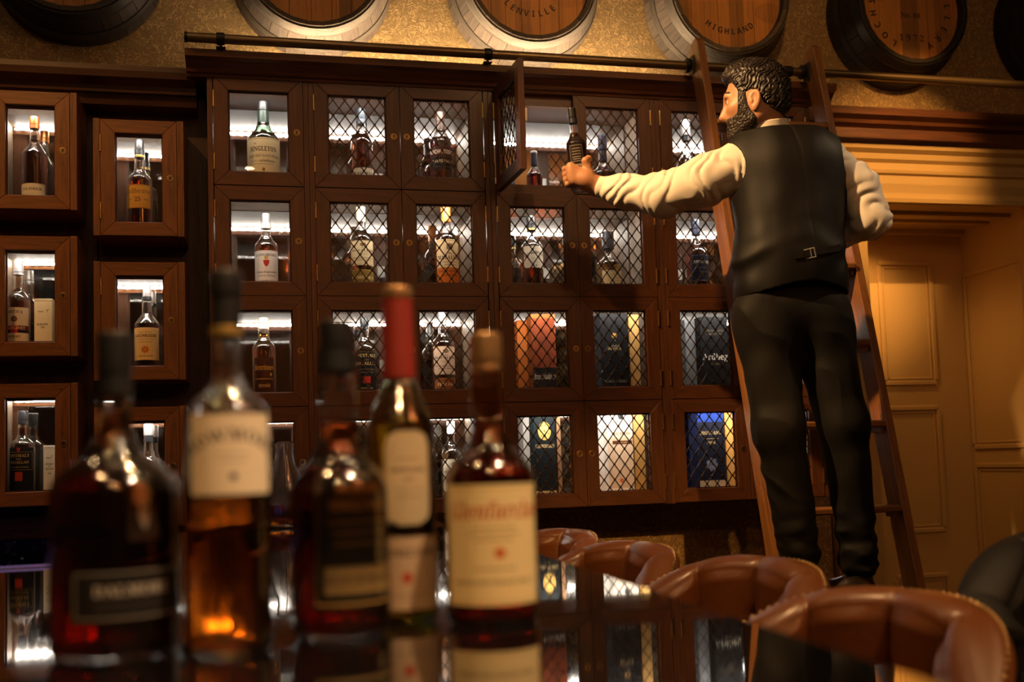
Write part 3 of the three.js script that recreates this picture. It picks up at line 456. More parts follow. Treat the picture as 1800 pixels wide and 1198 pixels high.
// ---- small wall cabinets
cabBottle('dark bottle with a copper capsule and low white label in the topmost small cabinet', sbShelf(0, 0), -0.1, 61, 206, 22, { sh: 0.58, nb: 0.7, neck: 0.42, lip: 0.9, fill: 0.74, shape: 'slope', liq: LIQ.deep, cap: { y0: 0.86, mat: CAPS.copper, r: 0.4 }, labels: [{ y0: 0.04, y1: 0.23, arc: 2.5, mat: talLab('TALISKER') }] });
cabBottle('white-capped whisky bottle with a red and black banded label beside a cream carton', sbShelf(0, 1), -0.1, 32, 461, 21.5, { sh: 0.55, nb: 0.72, neck: 0.44, lip: 0.87, fill: 0.7, bulge: 0.08, liq: LIQ.deep, cap: { y0: 0.85, mat: CAPS.silver, r: 0.42, ridge: true }, labels: [{ y0: 0.06, y1: 0.47, arc: 2.6, mat: paperL(printed(320, 380, { bg: '#cdb28a', bands: [[0.5, 0.62, '#5c1410'], [0.62, 0.7, '#141212']], draw: both(emblem('#6b4526', 0.5, 0.32, 0.12), rectm('#a31c18', 0.38, 0.5, 0.62, 0.7)), lines: [["SMITH'S", 0.5, 0.12, 0.1, INK, SERIF, 'bold', 1.6], ['THE', 0.5, 0.46, 0.06, '#8a1a14'], ['GLENLIVET', 0.5, 0.565, 0.1, '#e0c088'], ['WHISKY', 0.5, 0.8, 0.08, INK]] })) }] });
cabBottle('black bottle with gold printing and a red square beside a white carton, lowest small cabinet', sbShelf(0, 2), -0.1, 40, 722, 22, { sh: 0.6, nb: 0.72, neck: 0.4, lip: 0.88, fill: 0.8, liq: LIQ.dark, cap: { y0: 0.84, mat: CAPS.black, r: 0.42 }, labels: [{ y0: 0.06, y1: 0.57, arc: 2.6, mat: paperL(printed(320, 420, { bg: '#0a0706', draw: both(rectm('#a8843e', 0.06, 0.1, 0.94, 0.5, 0.006), rectm('#9c3018', 0.38, 0.55, 0.62, 0.75), shield('#8a2414', 0.5, 0.05, 0.06)), lines: [['SPEYMALT', 0.5, 0.18, 0.09, '#b8904a'], ['FROM', 0.5, 0.26, 0.04, '#b8904a'], ['MACALLAN', 0.5, 0.33, 0.08, '#b8904a'], ['SINGLE MALT SCOTCH', 0.5, 0.44, 0.04, '#b8904a']] })) }] });
cabBottle('dark bottle with a gold label marked 25 in a small wall cabinet', sbShelf(1, 0), -0.1, 245, 242, 22, { sh: 0.56, nb: 0.68, neck: 0.42, lip: 0.88, fill: 0.68, liq: LIQ.deep, cap: { y0: 0.8, mat: CAPS.black, band: CAPS.gold, r: 0.36 }, labels: [{ y0: 0.24, y1: 0.49, arc: 2.3, mat: paperL(printed(320, 240, { bg: '#c9953c', border: '#7a4f14', draw: scrib('#6a4412', [[0.86, 0.2, 0.8]]), lines: [['Tullibardine', 0.5, 0.28, 0.24, '#3a2208', SERIF, 'italic'], ['25', 0.5, 0.62, 0.26, '#3a1c4a'], ['AGED', 0.2, 0.62, 0.08, '#3a2208'], ['YEARS', 0.8, 0.62, 0.08, '#3a2208']] })) }] });
cabBottle('amber bottle with a broad cream label and orange emblem in a small wall cabinet', sbShelf(1, 1), -0.1, 258, 500, 22, { sh: 0.55, nb: 0.67, neck: 0.4, lip: 0.85, fill: 0.68, shape: 'slope', liq: LIQ.deep, bulge: 0.06, cap: { y0: 0.82, mat: CAPS.black, top: CAPS.silver, r: 0.34 }, labels: [{ y0: 0.14, y1: 0.5, arc: 2.6, mat: paperL(printed(360, 360, { bg: '#e6bf78', draw: both(emblem('#c9731e', 0.5, 0.68, 0.13), scrib('#5a3a1a', [[0.14, 0.3, 0.7], [0.36, 0.15, 0.85], [0.44, 0.25, 0.75]])), lines: [['AUCHROISK', 0.5, 0.25, 0.13, '#3a2410', SANS], ['AGED 10 YEARS', 0.5, 0.88, 0.06, '#4a2c14']] })) }] });
const vMark = (x, w, h) => { x.strokeStyle = '#cfcac0'; x.lineWidth = w * 0.06; x.beginPath(); x.moveTo(w * 0.2, h * 0.1); x.lineTo(w * 0.5, h * 0.55); x.lineTo(w * 0.8, h * 0.1); x.stroke(); };
cabBottle('dark bottle with a silver V mark and black cap in a small wall cabinet', sbShelf(1, 2), -0.1, 261, 744, 23, { sh: 0.52, nb: 0.72, neck: 0.36, lip: 0.86, fill: 0.6, liq: LIQ.dark, cap: { y0: 0.8, mat: CAPS.black, top: CAPS.silver, r: 0.38 }, labels: [{ y0: 0.3, y1: 0.52, arc: 1.6, mat: SM({ map: printed(160, 160, { bg: '#1a0c06', draw: vMark }), roughness: 0.4 }) }] });
// ---------------------------------------------------------------- cartons
function carton(label, shelfY, z, px0, px1, pyTop, depth, mat, face, turn = 0) {
  const a = onZ(px0, pyTop, z), b = onZ(px1, pyTop, z), w = b.x - a.x, h = Math.min(0.366, a.y - shelfY);
  const t = thing('whisky_carton', label, 'box', [(a.x + b.x) / 2, shelfY + 0.0005, z - depth / 2]); t.rotation.y = turn;
  part('carton_body', new RoundedBoxGeometry(w, h, depth, 2, 0.0015), mat, t, [0, h / 2, 0]);
  part('lid', new RoundedBoxGeometry(w + 0.001, h * 0.05, depth + 0.001, 2, 0.0015), mat, t, [0, h * 0.976, 0]);
  if (face) part('printed_front', new THREE.PlaneGeometry(w - 0.003, h * 0.94), paperL(face), t, [0, h * 0.475, depth / 2 + 0.0004]);
  return t;
}
const card = (r, g, b) => PM({ color: lin(r, g, b), roughness: 0.8, specularIntensity: 0.35, bumpMap: fineTex, bumpScale: 0.0001 });
const deer = (col, cx, cy) => (x, w, h) => { x.strokeStyle = col; x.lineWidth = w * 0.02; x.beginPath(); x.moveTo(cx * w, (cy + 0.03) * h); x.lineTo(cx * w, (cy - 0.01) * h); x.lineTo((cx - 0.06) * w, (cy - 0.03) * h); x.moveTo(cx * w, (cy - 0.01) * h); x.lineTo((cx + 0.1) * w, (cy - 0.035) * h); x.stroke(); };
carton('cream carton printed with a name and year beside the bottle with a red band', sbShelf(0, 1), -0.075, 60, 92, 525, 0.07, card(0.75, 0.62, 0.38), printed(200, 420, { bg: '#f0dcab', draw: deer('#3a2410', 0.72, 0.2), lines: [['GORDON', 0.35, 0.21, 0.035, INK, SANS], ['GLENLIVET', 0.45, 0.48, 0.06, INK, SANS], ['1940', 0.45, 0.54, 0.05, INK]] }));
carton('white carton with black lettering in the lowest small cabinet beside the black bottles', sbShelf(0, 2), -0.07, 76, 98, 783, 0.07, card(0.62, 0.58, 0.48), printed(150, 420, { bg: '#d9d0b8', draw: deer('#2a1c10', 0.7, 0.18), lines: [['GORDON', 0.4, 0.2, 0.035, INK, SANS], ['SPEYMALT', 0.5, 0.33, 0.05, INK, SANS], ['FROM', 0.5, 0.38, 0.03, INK, SANS], ['MACALLAN', 0.5, 0.43, 0.045, INK, SANS], ['1950', 0.5, 0.53, 0.05, INK]] }));
carton('orange wooden presentation box with a black foot and script, third shelf of the open-door cabinet', big(2), -0.12, 933, 975, 552, 0.1, card(0.25, 0.07, 0.015), printed(256, 720, { bg: '#6e2d0c', bands: [[0.66, 0.96, '#0b0807']], draw: both(scrib('#6a2a0a', [[0.2, 0.1, 0.9], [0.4, 0.1, 0.9]]), emblem('#5e240a', 0.5, 0.32, 0.3)), lines: [['Bruichladdich', 0.5, 0.78, 0.1, '#d8cbb0', SERIF, 'italic'], ['1972', 0.72, 0.93, 0.035, '#c98a3a']] }));
carton('narrow orange carton standing beside the orange presentation box', big(2), -0.2, 908, 930, 563, 0.07, card(0.42, 0.12, 0.02), null);
carton('tall black presentation box with a gold bird emblem, third shelf of the open-door cabinet', big(2), -0.11, 1054, 1102, 551, 0.1, card(0.008, 0.008, 0.009), printed(256, 720, { bg: '#08080a', draw: both(emblem('#b98a4a', 0.5, 0.24, 0.12), scrib('#8a7a60', [[0.38, 0.25, 0.75]]), ring('#c8c8c8', 0.55, 0.3, 0.03)), lines: [['BRORA', 0.5, 0.42, 0.05, '#b89a68'], ['BLACK PEARL', 0.5, 0.86, 0.05, '#8a8070', SANS]] }));
carton('plain gold-brown carton beside the tall black box with the gold emblem', big(2), -0.13, 1104, 1122, 553, 0.09, card(0.5, 0.28, 0.09), null);
carton('dark green box with a gold stag roundel, bottom shelf of the open-door cabinet', big(3), -0.12, 937, 974, 716, 0.09, card(0.012, 0.022, 0.024), printed(256, 720, { bg: '#0c1518', bands: [[0.93, 1, '#b8a06c']], draw: both(ring('#c9a050', 0.5, 0.2, 0.27), emblem('#e0b868', 0.5, 0.2, 0.26)), lines: [['GLENMORANGIE', 0.5, 0.385, 0.065, '#c9ad78', SANS], ['18', 0.5, 0.44, 0.04, '#c9ad78']] }));
carton('brown carton standing next to the dark green box with the roundel', big(3), -0.14, 977, 984, 722, 0.09, card(0.3, 0.16, 0.08), null);
carton('grey carton at the left of the dark green box', big(3), -0.2, 918, 932, 722, 0.08, card(0.5, 0.47, 0.42), null);
carton('white box with a cream panel and a dark band, bottom shelf of the open-door cabinet', big(3), -0.12, 1066, 1110, 716, 0.1, card(0.75, 0.69, 0.6), printed(256, 720, { bg: '#efe3d0', bands: [[0.3, 0.93, '#dfc4a4']], draw: both(rectm('#e8d2b4', 0.18, 0.14, 0.95, 0.3), rectm('#5a3018', 0.18, 0.345, 0.98, 0.39), disc('#222', 0.55, 0.04, 0.12), emblem('#c8642c', 0.5, 0.84, 0.09)), lines: [['MACALLAN', 0.55, 0.255, 0.045, '#4a2a18'], ['FINE OAK', 0.6, 0.367, 0.025, '#d8b080']] }));
carton('tan carton at the right of the white box with the dark band', big(3), -0.13, 1112, 1131, 718, 0.09, card(0.5, 0.29, 0.09), null);
carton('white ribbed carton at the left of the white box with the dark band', big(3), -0.165, 1045, 1060, 718, 0.09, card(0.72, 0.68, 0.62), null);
carton('black presentation box with a silver name seen through the lattice of the ladder cabinet', big(2), -0.12, 1230, 1278, 557, 0.1, card(0.008, 0.008, 0.008), printed(256, 640, { bg: '#070606', draw: scrib('#6a5a44', [[0.14, 0.15, 0.85], [0.19, 0.2, 0.8]]), lines: [['Ardbeg', 0.5, 0.52, 0.12, '#cfc9b8', SERIF, 'bold'], ['ISLAY', 0.5, 0.62, 0.04, '#8a8272']] }));
carton('grey-black tin at the left of the black box in the ladder cabinet', big(2), -0.18, 1203, 1222, 561, 0.07, card(0.16, 0.16, 0.16), null);
carton('navy blue presentation box with a grey picture, bottom shelf of the ladder cabinet', big(3), -0.12, 1224, 1270, 712, 0.1, card(0.01, 0.018, 0.075), printed(256, 640, { bg: '#0b0d1c', bands: [[0, 0.14, '#0e2a70'], [0.88, 1, '#c9a97c']], draw: both(emblem('#6a6a78', 0.5, 0.68, 0.24), rectm('#c8a860', 0.2, 0.35, 0.8, 0.355)), lines: [['HIGHLAND', 0.5, 0.28, 0.06, '#c0a468'], ['PARK', 0.5, 0.4, 0.05, '#c0a468']] }));
carton('orange carton at the right of the navy blue box', big(3), -0.16, 1273, 1288, 722, 0.08, card(0.7, 0.33, 0.08), null);
// ---------------------------------------------------------------- brass rail with brackets
const RAILY = 2.904, RAILZ = 0.105;
{
  const t = thing('ladder_rail', 'long round bronze rail running above the cabinets for the ladder', 'rail', [0, RAILY, RAILZ]);
  const x0 = -0.31, x1 = 4.6;
  part('tube', new THREE.CylinderGeometry(0.0185, 0.0185, x1 - x0, 28).rotateZ(Math.PI / 2), mRail, t, [(x0 + x1) / 2, 0, 0]);
  part('end_cap', new THREE.CylinderGeometry(0.0205, 0.0205, 0.012, 28).rotateZ(Math.PI / 2), mBlackMetal, t, [x0 - 0.002, 0, 0]);
  for (const x of [onZ(388, 75, RAILZ).x, onZ(858, 100, RAILZ).x, onZ(1340, 122, RAILZ).x + 0.12]) {
    const b = new THREE.Group(); b.name = 'bracket'; b.position.set(x, 0, 0); t.add(b);
    part('collar', lathe([[0.0185, -0.015], [0.0225, -0.015], [0.0235, -0.012], [0.0235, 0.012], [0.0225, 0.015], [0.0185, 0.015]], 28).rotateZ(Math.PI / 2), mBlackMetal, b);
    part('post', new THREE.CylinderGeometry(0.0055, 0.0055, 0.03, 14), mBlackMetal, b, [0, -0.022, -0.012], [0.3, 0, 0]);
    part('foot', new RoundedBoxGeometry(0.036, 0.006, 0.06, 2, 0.002), mBlackMetal, b, [0, -0.0295, -0.035]);
  }
  for (const x of [4.45]) { const b = new THREE.Group(); b.name = 'bracket'; b.position.set(x, 0, 0); t.add(b); part('arm', new THREE.CylinderGeometry(0.007, 0.007, 0.345, 12).rotateX(Math.PI / 2), mBlackMetal, b, [0, 0, -0.19]); }
}
// ---------------------------------------------------------------- whisky barrels on the wall
const barrelText = [
  { label: 'unlit barrel end at the dark left end of the wallpapered wall', lines: [] },
  { label: 'barrel end above the plain glass cabinet, its lettering out of view', lines: [['GLEN', 0.5, 0.3, 70]] },
  { label: 'barrel end with lettering ending in ILLE along its lower edge', arcs: [['GLENVILLE', 0.3, Math.PI * 1.05, 38]] },
  { label: 'barrel end with HIGHLAND lettered along its lower edge', arcs: [['HIGHLAND', 0.34, Math.PI, 38]] },
  { label: 'barrel end marked No. 88 and 1972 above the doorway', lines: [['No. 88', 0.5, 0.575, 34], ['1 9 7 2', 0.5, 0.785, 44]], arcsTop: [['LOCHSIDE DISTILLERY', 0.39, 0, 44, 0.295]] },
  { label: 'barrel end cut off at the right edge above the doorway', lines: [] },
];
const barrelX = [-0.775, 0.185, 1.125, 2.065, 3.01, 3.955], BY = 3.372;
{
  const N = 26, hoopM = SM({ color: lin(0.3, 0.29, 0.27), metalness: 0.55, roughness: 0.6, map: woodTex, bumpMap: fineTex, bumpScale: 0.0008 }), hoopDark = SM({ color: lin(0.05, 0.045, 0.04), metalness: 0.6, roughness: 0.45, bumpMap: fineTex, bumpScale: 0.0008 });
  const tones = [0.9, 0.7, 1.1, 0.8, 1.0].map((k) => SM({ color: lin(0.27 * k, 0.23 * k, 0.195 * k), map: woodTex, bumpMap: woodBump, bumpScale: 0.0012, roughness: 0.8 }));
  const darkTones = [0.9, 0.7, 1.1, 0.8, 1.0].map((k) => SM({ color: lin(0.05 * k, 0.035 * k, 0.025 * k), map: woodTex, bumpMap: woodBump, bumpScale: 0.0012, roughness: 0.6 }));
  const prof = (z) => 0.29 + 0.055 * Math.sin(Math.min(1, -z / 0.21) * Math.PI / 2); // radius against depth behind the chime
  const staveGeo = (() => { const a = Math.PI * 2 / N * 0.487, pos = [], idx = [], zs = [0, -0.012, -0.05, -0.1, -0.15, -0.21]; const th = 0.024;
    const put = (r, an, z) => { pos.push(Math.sin(an) * r, Math.cos(an) * r, z); return pos.length / 3 - 1; };
    const rows = zs.map((z) => [put(prof(z) - (z === 0 ? 0.006 : 0), -a, z), put(prof(z) - (z === 0 ? 0.006 : 0), 0, z), put(prof(z) - (z === 0 ? 0.006 : 0), a, z), put(prof(z) - th, a, z), put(prof(z) - th, -a, z)]);
    for (let i = 0; i + 1 < rows.length; i++) for (let k = 0; k < 5; k++) { const p = rows[i][k], q = rows[i][(k + 1) % 5], r = rows[i + 1][(k + 1) % 5], s = rows[i + 1][k]; idx.push(p, s, q, q, s, r); }
    const f = rows[0]; idx.push(f[0], f[1], f[4], f[1], f[3], f[4], f[1], f[2], f[3]);
    const g = new THREE.BufferGeometry(); g.setAttribute('position', new THREE.Float32BufferAttribute(pos, 3)); g.setIndex(idx); const n = g.toNonIndexed(); n.computeVertexNormals(); return planarUV(n, 2, 0.5, 0.3); })();
  const hoopGeo = (z0, z1) => { const p = []; for (let i = 0; i <= 4; i++) { const z = z0 + (z1 - z0) * i / 4; p.push([prof(z) + 0.0035, z]); } p.push([prof(z1) - 0.002, z1], [prof(z0) - 0.002, z0], [prof(z0) + 0.0035, z0]); const g = lathe(p.map(([r, z]) => [r, z]), 72); g.rotateX(Math.PI / 2); const uv = g.attributes.uv; for (let i = 0; i < uv.count; i++) uv.setXY(i, uv.getX(i) * 2.2, uv.getY(i) * 0.2); return g; };
  const hoops = [hoopGeo(-0.005, -0.05), hoopGeo(-0.115, -0.15)];
  const lip = lathe([[0.262, -0.034], [0.2625, -0.01], [0.266, -0.004], [0.268, -0.006]], 64).rotateX(Math.PI / 2);
  const lipM = SM({ color: lin(0.02, 0.013, 0.008), roughness: 0.7 });
  barrelText.forEach((b, i) => {
    const t = thing('whisky_barrel', b.label, 'barrel', [barrelX[i], BY, WALLZ + 0.215], 'row of barrel ends on the wallpapered wall');
    const dark = i === 0 || i > 3;  // leftmost barrel stands unlit; that shade is put into its darker colours
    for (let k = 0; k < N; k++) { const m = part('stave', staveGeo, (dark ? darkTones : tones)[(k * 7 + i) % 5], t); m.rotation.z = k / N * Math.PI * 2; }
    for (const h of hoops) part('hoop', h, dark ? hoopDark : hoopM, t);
    part('chime', lip, lipM, t);
    const face = canvasTex(512, 512, (x, w, h) => {
      let q = -20; while (q < w) { const bw = rr(52, 92), k = rr(0.75, 1.08); x.fillStyle = `rgb(${205 * k | 0},${138 * k | 0},${62 * k | 0})`; x.fillRect(q, 0, bw, h); for (let j = 0; j < 70; j++) { x.fillStyle = `rgba(70,30,5,${rr(0.02, 0.12)})`; x.fillRect(q + rnd() * bw, rnd() * h, rr(1, 3), rr(40, 300)); } q += bw; }
      for (let j = 0; j < 5; j++) { x.fillStyle = `rgba(50,20,4,${rr(0.05, 0.12)})`; x.beginPath(); x.ellipse(rnd() * w, rnd() * h, rr(30, 90), rr(20, 60), 0, 0, 7); x.fill(); }
      x.fillStyle = '#1c0d05'; x.textAlign = 'center'; x.textBaseline = 'middle';
      for (const [s, cx, cy, px] of b.lines || []) { x.font = `bold ${px}px serif`; x.fillText(s, cx * w, cy * h); }
      const arcText = (s, r, mid, px, inward, sp) => { x.font = `bold ${px}px sans-serif`; const ch = [...s], st = sp ? sp : px * 0.82 / (r * w), n = ch.length; ch.forEach((c, k) => { const d = (k - (n - 1) / 2) * st; const a = inward ? mid - d : mid + d; x.save(); x.translate(w / 2 + Math.sin(a) * r * w, h / 2 - Math.cos(a) * r * w); x.rotate(inward ? a + Math.PI : a); x.fillText(c, 0, 0); x.restore(); }); };
      for (const [s, r, mid, px] of b.arcs || []) arcText(s, r, mid, px, true);
      for (const [s, r, mid, px, sp] of b.arcsTop || []) arcText(s, r, mid, px, false, sp);
    });
    const hm = SM({ map: face, roughness: 0.55, bumpMap: woodBump, bumpScale: 0.0006 });
    let x0 = -0.262, n = 0; const R = 0.262;
    while (x0 < R - 0.001) { let x1 = Math.min(R, x0 + rr(0.062, 0.095)); if (R - x1 < 0.03) x1 = R; const pts = []; const e = 0.0009;
      for (let k = 0; k <= 8; k++) { const x = x0 + e + (x1 - x0 - 2 * e) * k / 8; pts.push([x, Math.sqrt(Math.max(0.00001, R * R - x * x))]); } for (let k = 8; k >= 0; k--) { const x = x0 + e + (x1 - x0 - 2 * e) * k / 8; pts.push([x, -Math.sqrt(Math.max(0.00001, R * R - x * x))]); }
      const g = new THREE.ExtrudeGeometry(new THREE.Shape(pts.map((p) => new THREE.Vector2(...p))), { depth: 0.018, bevelEnabled: true, bevelSize: 0.0008, bevelOffset: -0.0008, bevelThickness: 0.0008, bevelSegments: 1 }); const p = g.attributes.position, uv = g.attributes.uv; for (let k = 0; k < p.count; k++) uv.setXY(k, p.getX(k) / (2 * R) + 0.5, p.getY(k) / (2 * R) + 0.5);
      part('head_board', g, hm, t, [0, 0, -0.052 + (n++ % 2) * 0.0012]); x0 = x1; }
  });
}
// ---------------------------------------------------------------- ladder
const ladZ = (y) => 0.105 + 0.235 * (2.93 - y), LADX0 = 1.733, LADX1 = 2.3;
{
  const t = thing('library_ladder', 'oak library ladder hooked on the rail and leaning against the cabinets', 'ladder');
  const lean = Math.atan(0.235), L = 2.99 / Math.cos(lean);
  const stile = (() => { const w = 0.034, d = 0.092, g = new THREE.ExtrudeGeometry(new THREE.Shape([[-d / 2, 0], [d / 2, 0], [d / 2, L - 0.02], [d / 2 - 0.012, L], [-d / 2 + 0.02, L], [-d / 2, L - 0.03]].map((p) => new THREE.Vector2(...p))), { depth: w - 0.006, bevelEnabled: true, bevelSize: 0.003, bevelThickness: 0.003, bevelOffset: -0.003, bevelSegments: 2 }); g.translate(0, 0, -w / 2); g.rotateY(-Math.PI / 2); return planarUV(g, 1); })();
  // stile axis: from the floor up to the rail; shape x became z
  for (const x of [LADX0 + 0.017, LADX1 - 0.017]) { const m = part('stile', stile, mLadder, t, [x, 0, ladZ(0) + 0.05]); m.rotation.x = -lean; }
  const yR = [0.43, 0.725, 1.045, 1.365, 1.685, 2.0, 2.31, 2.62];
  const w = LADX1 - LADX0 - 0.068;
  for (const y of yR) part('step', slab(w, 0.026, 0.115, 0.008), mLadder, t, [(LADX0 + LADX1) / 2, y - 0.013, ladZ(y) + 0.055]);
  for (const y of yR) for (const s of [0, 1]) part('cleat', slab(0.012, 0.022, 0.08, 0.004), mLadder, t, [s ? LADX1 - 0.04 : LADX0 + 0.04, y - 0.036, ladZ(y) + 0.05]);
  for (const [x, s] of [[LADX0 - 0.009, 1], [LADX1 - 0.043, 1]]) { const h = new THREE.Group(); h.name = 'hook'; h.position.set(x, RAILY, RAILZ); t.add(h);
    part('roller', lathe([[0.019, -0.008], [0.027, -0.008], [0.03, -0.005], [0.03, 0.005], [0.027, 0.008], [0.019, 0.008]], 26).rotateZ(Math.PI / 2), mBlackMetal, h);
    part('plate', new RoundedBoxGeometry(0.005, 0.075, 0.05, 2, 0.002), mBlackMetal, h, [0.006, -0.012, 0.03]); }
}
// ---------------------------------------------------------------- bar counter
const BARY = 1.06;
{
  const t = thing('bar_counter', 'long black polished bar counter mirroring the cabinets and bottles', 'counter');
  const top = PM({ color: lin(0.006, 0.005, 0.005), roughness: 0.045, ior: 1.62, clearcoat: 1, clearcoatRoughness: 0.03 });
  const pts = [[-2.2, 1.715], [-0.44, 1.695], [-0.44, 0.62], [0.525, 0.62], [0.525, 3.95], [-2.2, 3.95]];
  const sh = new THREE.Shape(pts.map(([x, z]) => new THREE.Vector2(x, -z)));
  const g = new THREE.ExtrudeGeometry(sh, { depth: 0.03, bevelEnabled: true, bevelSize: 0.004, bevelThickness: 0.004, bevelOffset: -0.004, bevelSegments: 3 }); g.rotateX(-Math.PI / 2); g.translate(0, BARY - 0.034, 0);
  part('worktop', g, top, t);
  const sh2 = new THREE.Shape(pts.map(([x, z]) => [x + (x > 0 ? -0.22 : 0.1), z + (z < 2 ? 0.1 : -0.1)]).map(([x, z]) => new THREE.Vector2(x, -z)));
  const g2 = new THREE.ExtrudeGeometry(sh2, { depth: BARY - 0.04, bevelEnabled: false }); g2.rotateX(-Math.PI / 2); part('bar_front', planarUV(g2, 1), mBarDark, t, [0, 0.002, 0]);
  part('edge_strip', new RoundedBoxGeometry(1.74, 0.012, 0.004, 2, 0.0015), SM({ color: lin(0.5, 0.5, 0.55), metalness: 1, roughness: 0.25 }), t, [-1.32, BARY - 0.012, 1.703], [0, 0.0114, 0]);
}
{ // blue strip under the back counter edge
  const t = thing('blue_light_strip', 'thin blue light strip along the far edge of the bar', 'light', [-1.2, BARY + 0.002, 1.712]);
  part('channel', new RoundedBoxGeometry(1.5, 0.004, 0.01, 2, 0.0015), mLedBase, t);
  part('diffuser', new RoundedBoxGeometry(1.49, 0.0028, 0.003, 1, 0.001), SM({ color: 0xffffff, emissive: lin(0.12, 0.1, 0.75), emissiveIntensity: 0.22 }), t, [0, 0.002, 0.004]);
  const l = new THREE.RectAreaLight(lin(0.15, 0.2, 1), 1.2, 1.48, 0.01); l.position.set(-1.2, BARY - 0.02, 1.69); l.rotation.set(0, 0, 0); l.name = 'blue_light_strip_light'; scene.add(l);
}
// ---------------------------------------------------------------- bottles on the bar
function barBottle(label, px, pyBase, pyTop, halfPx, spec, turn = 0) {
  const b = onY(px, pyBase, BARY), depth = b.clone().sub(camera.position).dot(rayDir(900, 599 + PPY)), k = depth / FPX;
  const t = thing('whisky_bottle', label, 'bottle', [b.x, BARY + 0.0003, b.z]); t.rotation.y = Math.atan2(-b.x, 4.1 - b.z) + turn;
  buildBottle(t, { ...spec, h: (pyBase - pyTop) * k, r: halfPx * k }, 72); return t;
}
barBottle('broad dark bottle with a silver stag emblem, leftmost of the bottles on the bar', 205, 1150, 582, 110, { sh: 0.5, nb: 0.69, neck: 0.27, lip: 0.86, fill: 0.75, shape: 'round', th: 0.004, liq: LIQ.dark, cap: { y0: 0.8, mat: CAPS.black, top: CAPS.black, r: 0.28 }, labels: [
  { y0: 0.13, y1: 0.27, arc: 1.9, turn: 0.25, mat: paperL(printed(512, 200, { bg: '#1a1412', border: '#8d857a', draw: scrib('#a39a8c', [[0.72, 0.2, 0.8]]), lines: [['DALMORE', 0.5, 0.4, 0.3, '#b9aea0']] })) },
  { y0: 0.36, y1: 0.58, arc: 0.55, turn: 0.45, mat: SM({ map: printed(160, 220, { bg: '#2a1408', draw: both(emblem('#c9c4bc', 0.5, 0.4, 0.3), shield('#b8b2a8', 0.5, 0.72, 0.16)) }), metalness: 0.5, roughness: 0.35 }), name: 'stag_emblem' }] });
barBottle('tall half full whisky bottle with a large white label and black cap on the bar', 405, 1146, 470, 74, { sh: 0.615, nb: 0.72, neck: 0.36, lip: 0.925, fill: 0.43, shape: 'round', th: 0.003, liq: LIQ.amber, cap: { y0: 0.82, mat: CAPS.black, r: 0.4, band: CAPS.gold }, labels: [{ y0: 0.41, y1: 0.615, arc: 2.1, turn: 0.12, mat: paperL(printed(512, 480, { bg: '#ead9bd', border: '#d8c29a', draw: both(scrib('#7c6a55', [[0.5, 0.3, 0.7], [0.58, 0.34, 0.66]]), emblem('#333', 0.5, 0.78, 0.05)), lines: [['BOWMORE', 0.5, 0.26, 0.21, '#15110e', SERIF, 'bold', 0.9]] })) }] });
barBottle('dark bottle with a black cap and black label lettered in gold, third on the bar', 602, 1115, 560, 86, { sh: 0.45, nb: 0.62, neck: 0.42, lip: 0.9, fill: 0.68, shape: 'round', bulge: 0.05, th: 0.003, liq: LIQ.dark, cap: { y0: 0.83, mat: CAPS.black, r: 0.34 }, labels: [{ y0: 0.1, y1: 0.52, arc: 2.2, turn: 0.5, mat: SM({ map: printed(512, 480, { bg: '#0d0908', border: '#b98d45', draw: both(scrib('#caa05a', [[0.38, 0.15, 0.85], [0.46, 0.2, 0.8], [0.54, 0.2, 0.8]]), rectm('#b4935c', 0.12, 0.7, 0.88, 0.9)), lines: [['HIGHLAND', 0.5, 0.14, 0.1, '#d8b06a'], ['SINGLE MALT', 0.5, 0.26, 0.1, '#d8b06a'], ['SCOTCH WHISKY', 0.5, 0.8, 0.09, '#2a1c0c']] }), roughness: 0.45 }) }] });
barBottle('slim green bottle with a red capsule and a tall pale label, fourth on the bar', 712, 1088, 500, 60, { sh: 0.575, nb: 0.72, neck: 0.46, lip: 0.955, fill: 0.607, shape: 'slope', th: 0.003, glass: mOliveGlass, liq: LIQ.olive, cap: { y0: 0.72, mat: CAPS.red, top: CAPS.tan, r: 0.46 }, labels: [{ y0: 0.285, y1: 0.56, arc: 1.35, oval: true, turn: 0.2, mat: paperL(printed(320, 520, { bg: '#c4ae8a', border: '#a08a5a', draw: scrib('#6a5a40', [[0.3, 0.25, 0.75], [0.62, 0.2, 0.8], [0.7, 0.25, 0.75]]), lines: [['SPRINGBANK', 0.5, 0.42, 0.07, INK], ['AGED', 0.5, 0.52, 0.05, INK]] })) }, { y0: 0.04, y1: 0.25, arc: 2.2, turn: 0.1, mat: paperL(printed(360, 300, { bg: '#bfa080', draw: both(emblem('#b0442a', 0.5, 0.56, 0.08), scrib('#5a4630', [[0.8, 0.2, 0.8]])), lines: [['CAMPBELTOWN', 0.5, 0.22, 0.14, INK]] })) }] });
barBottle('brown bottle with a tan stopper and square cream label in orange script on the bar', 868, 1092, 584, 80, { sh: 0.49, nb: 0.67, neck: 0.34, lip: 0.89, fill: 0.7, shape: 'round', bulge: 0.14, th: 0.003, liq: LIQ.deep, glass: mBrownGlass, cap: { y0: 0.87, mat: CAPS.tan, r: 0.36, ridge: false }, labels: [{ y0: 0.075, y1: 0.475, arc: 2.35, turn: 0.06, mat: paperL(printed(512, 560, { bg: '#e9d29c', border: '#c8a860', draw: both(scrib('#7a6238', [[0.36, 0.3, 0.7], [0.41, 0.25, 0.75], [0.46, 0.32, 0.68], [0.7, 0.3, 0.7]]), emblem('#c9622a', 0.55, 0.57, 0.06)), lines: [['Glenfarclas', 0.52, 0.22, 0.19, '#b8481c', SERIF, 'italic bold'], ['HIGHLAND SINGLE MALT', 0.5, 0.81, 0.055, '#6a5230']] })) }] });
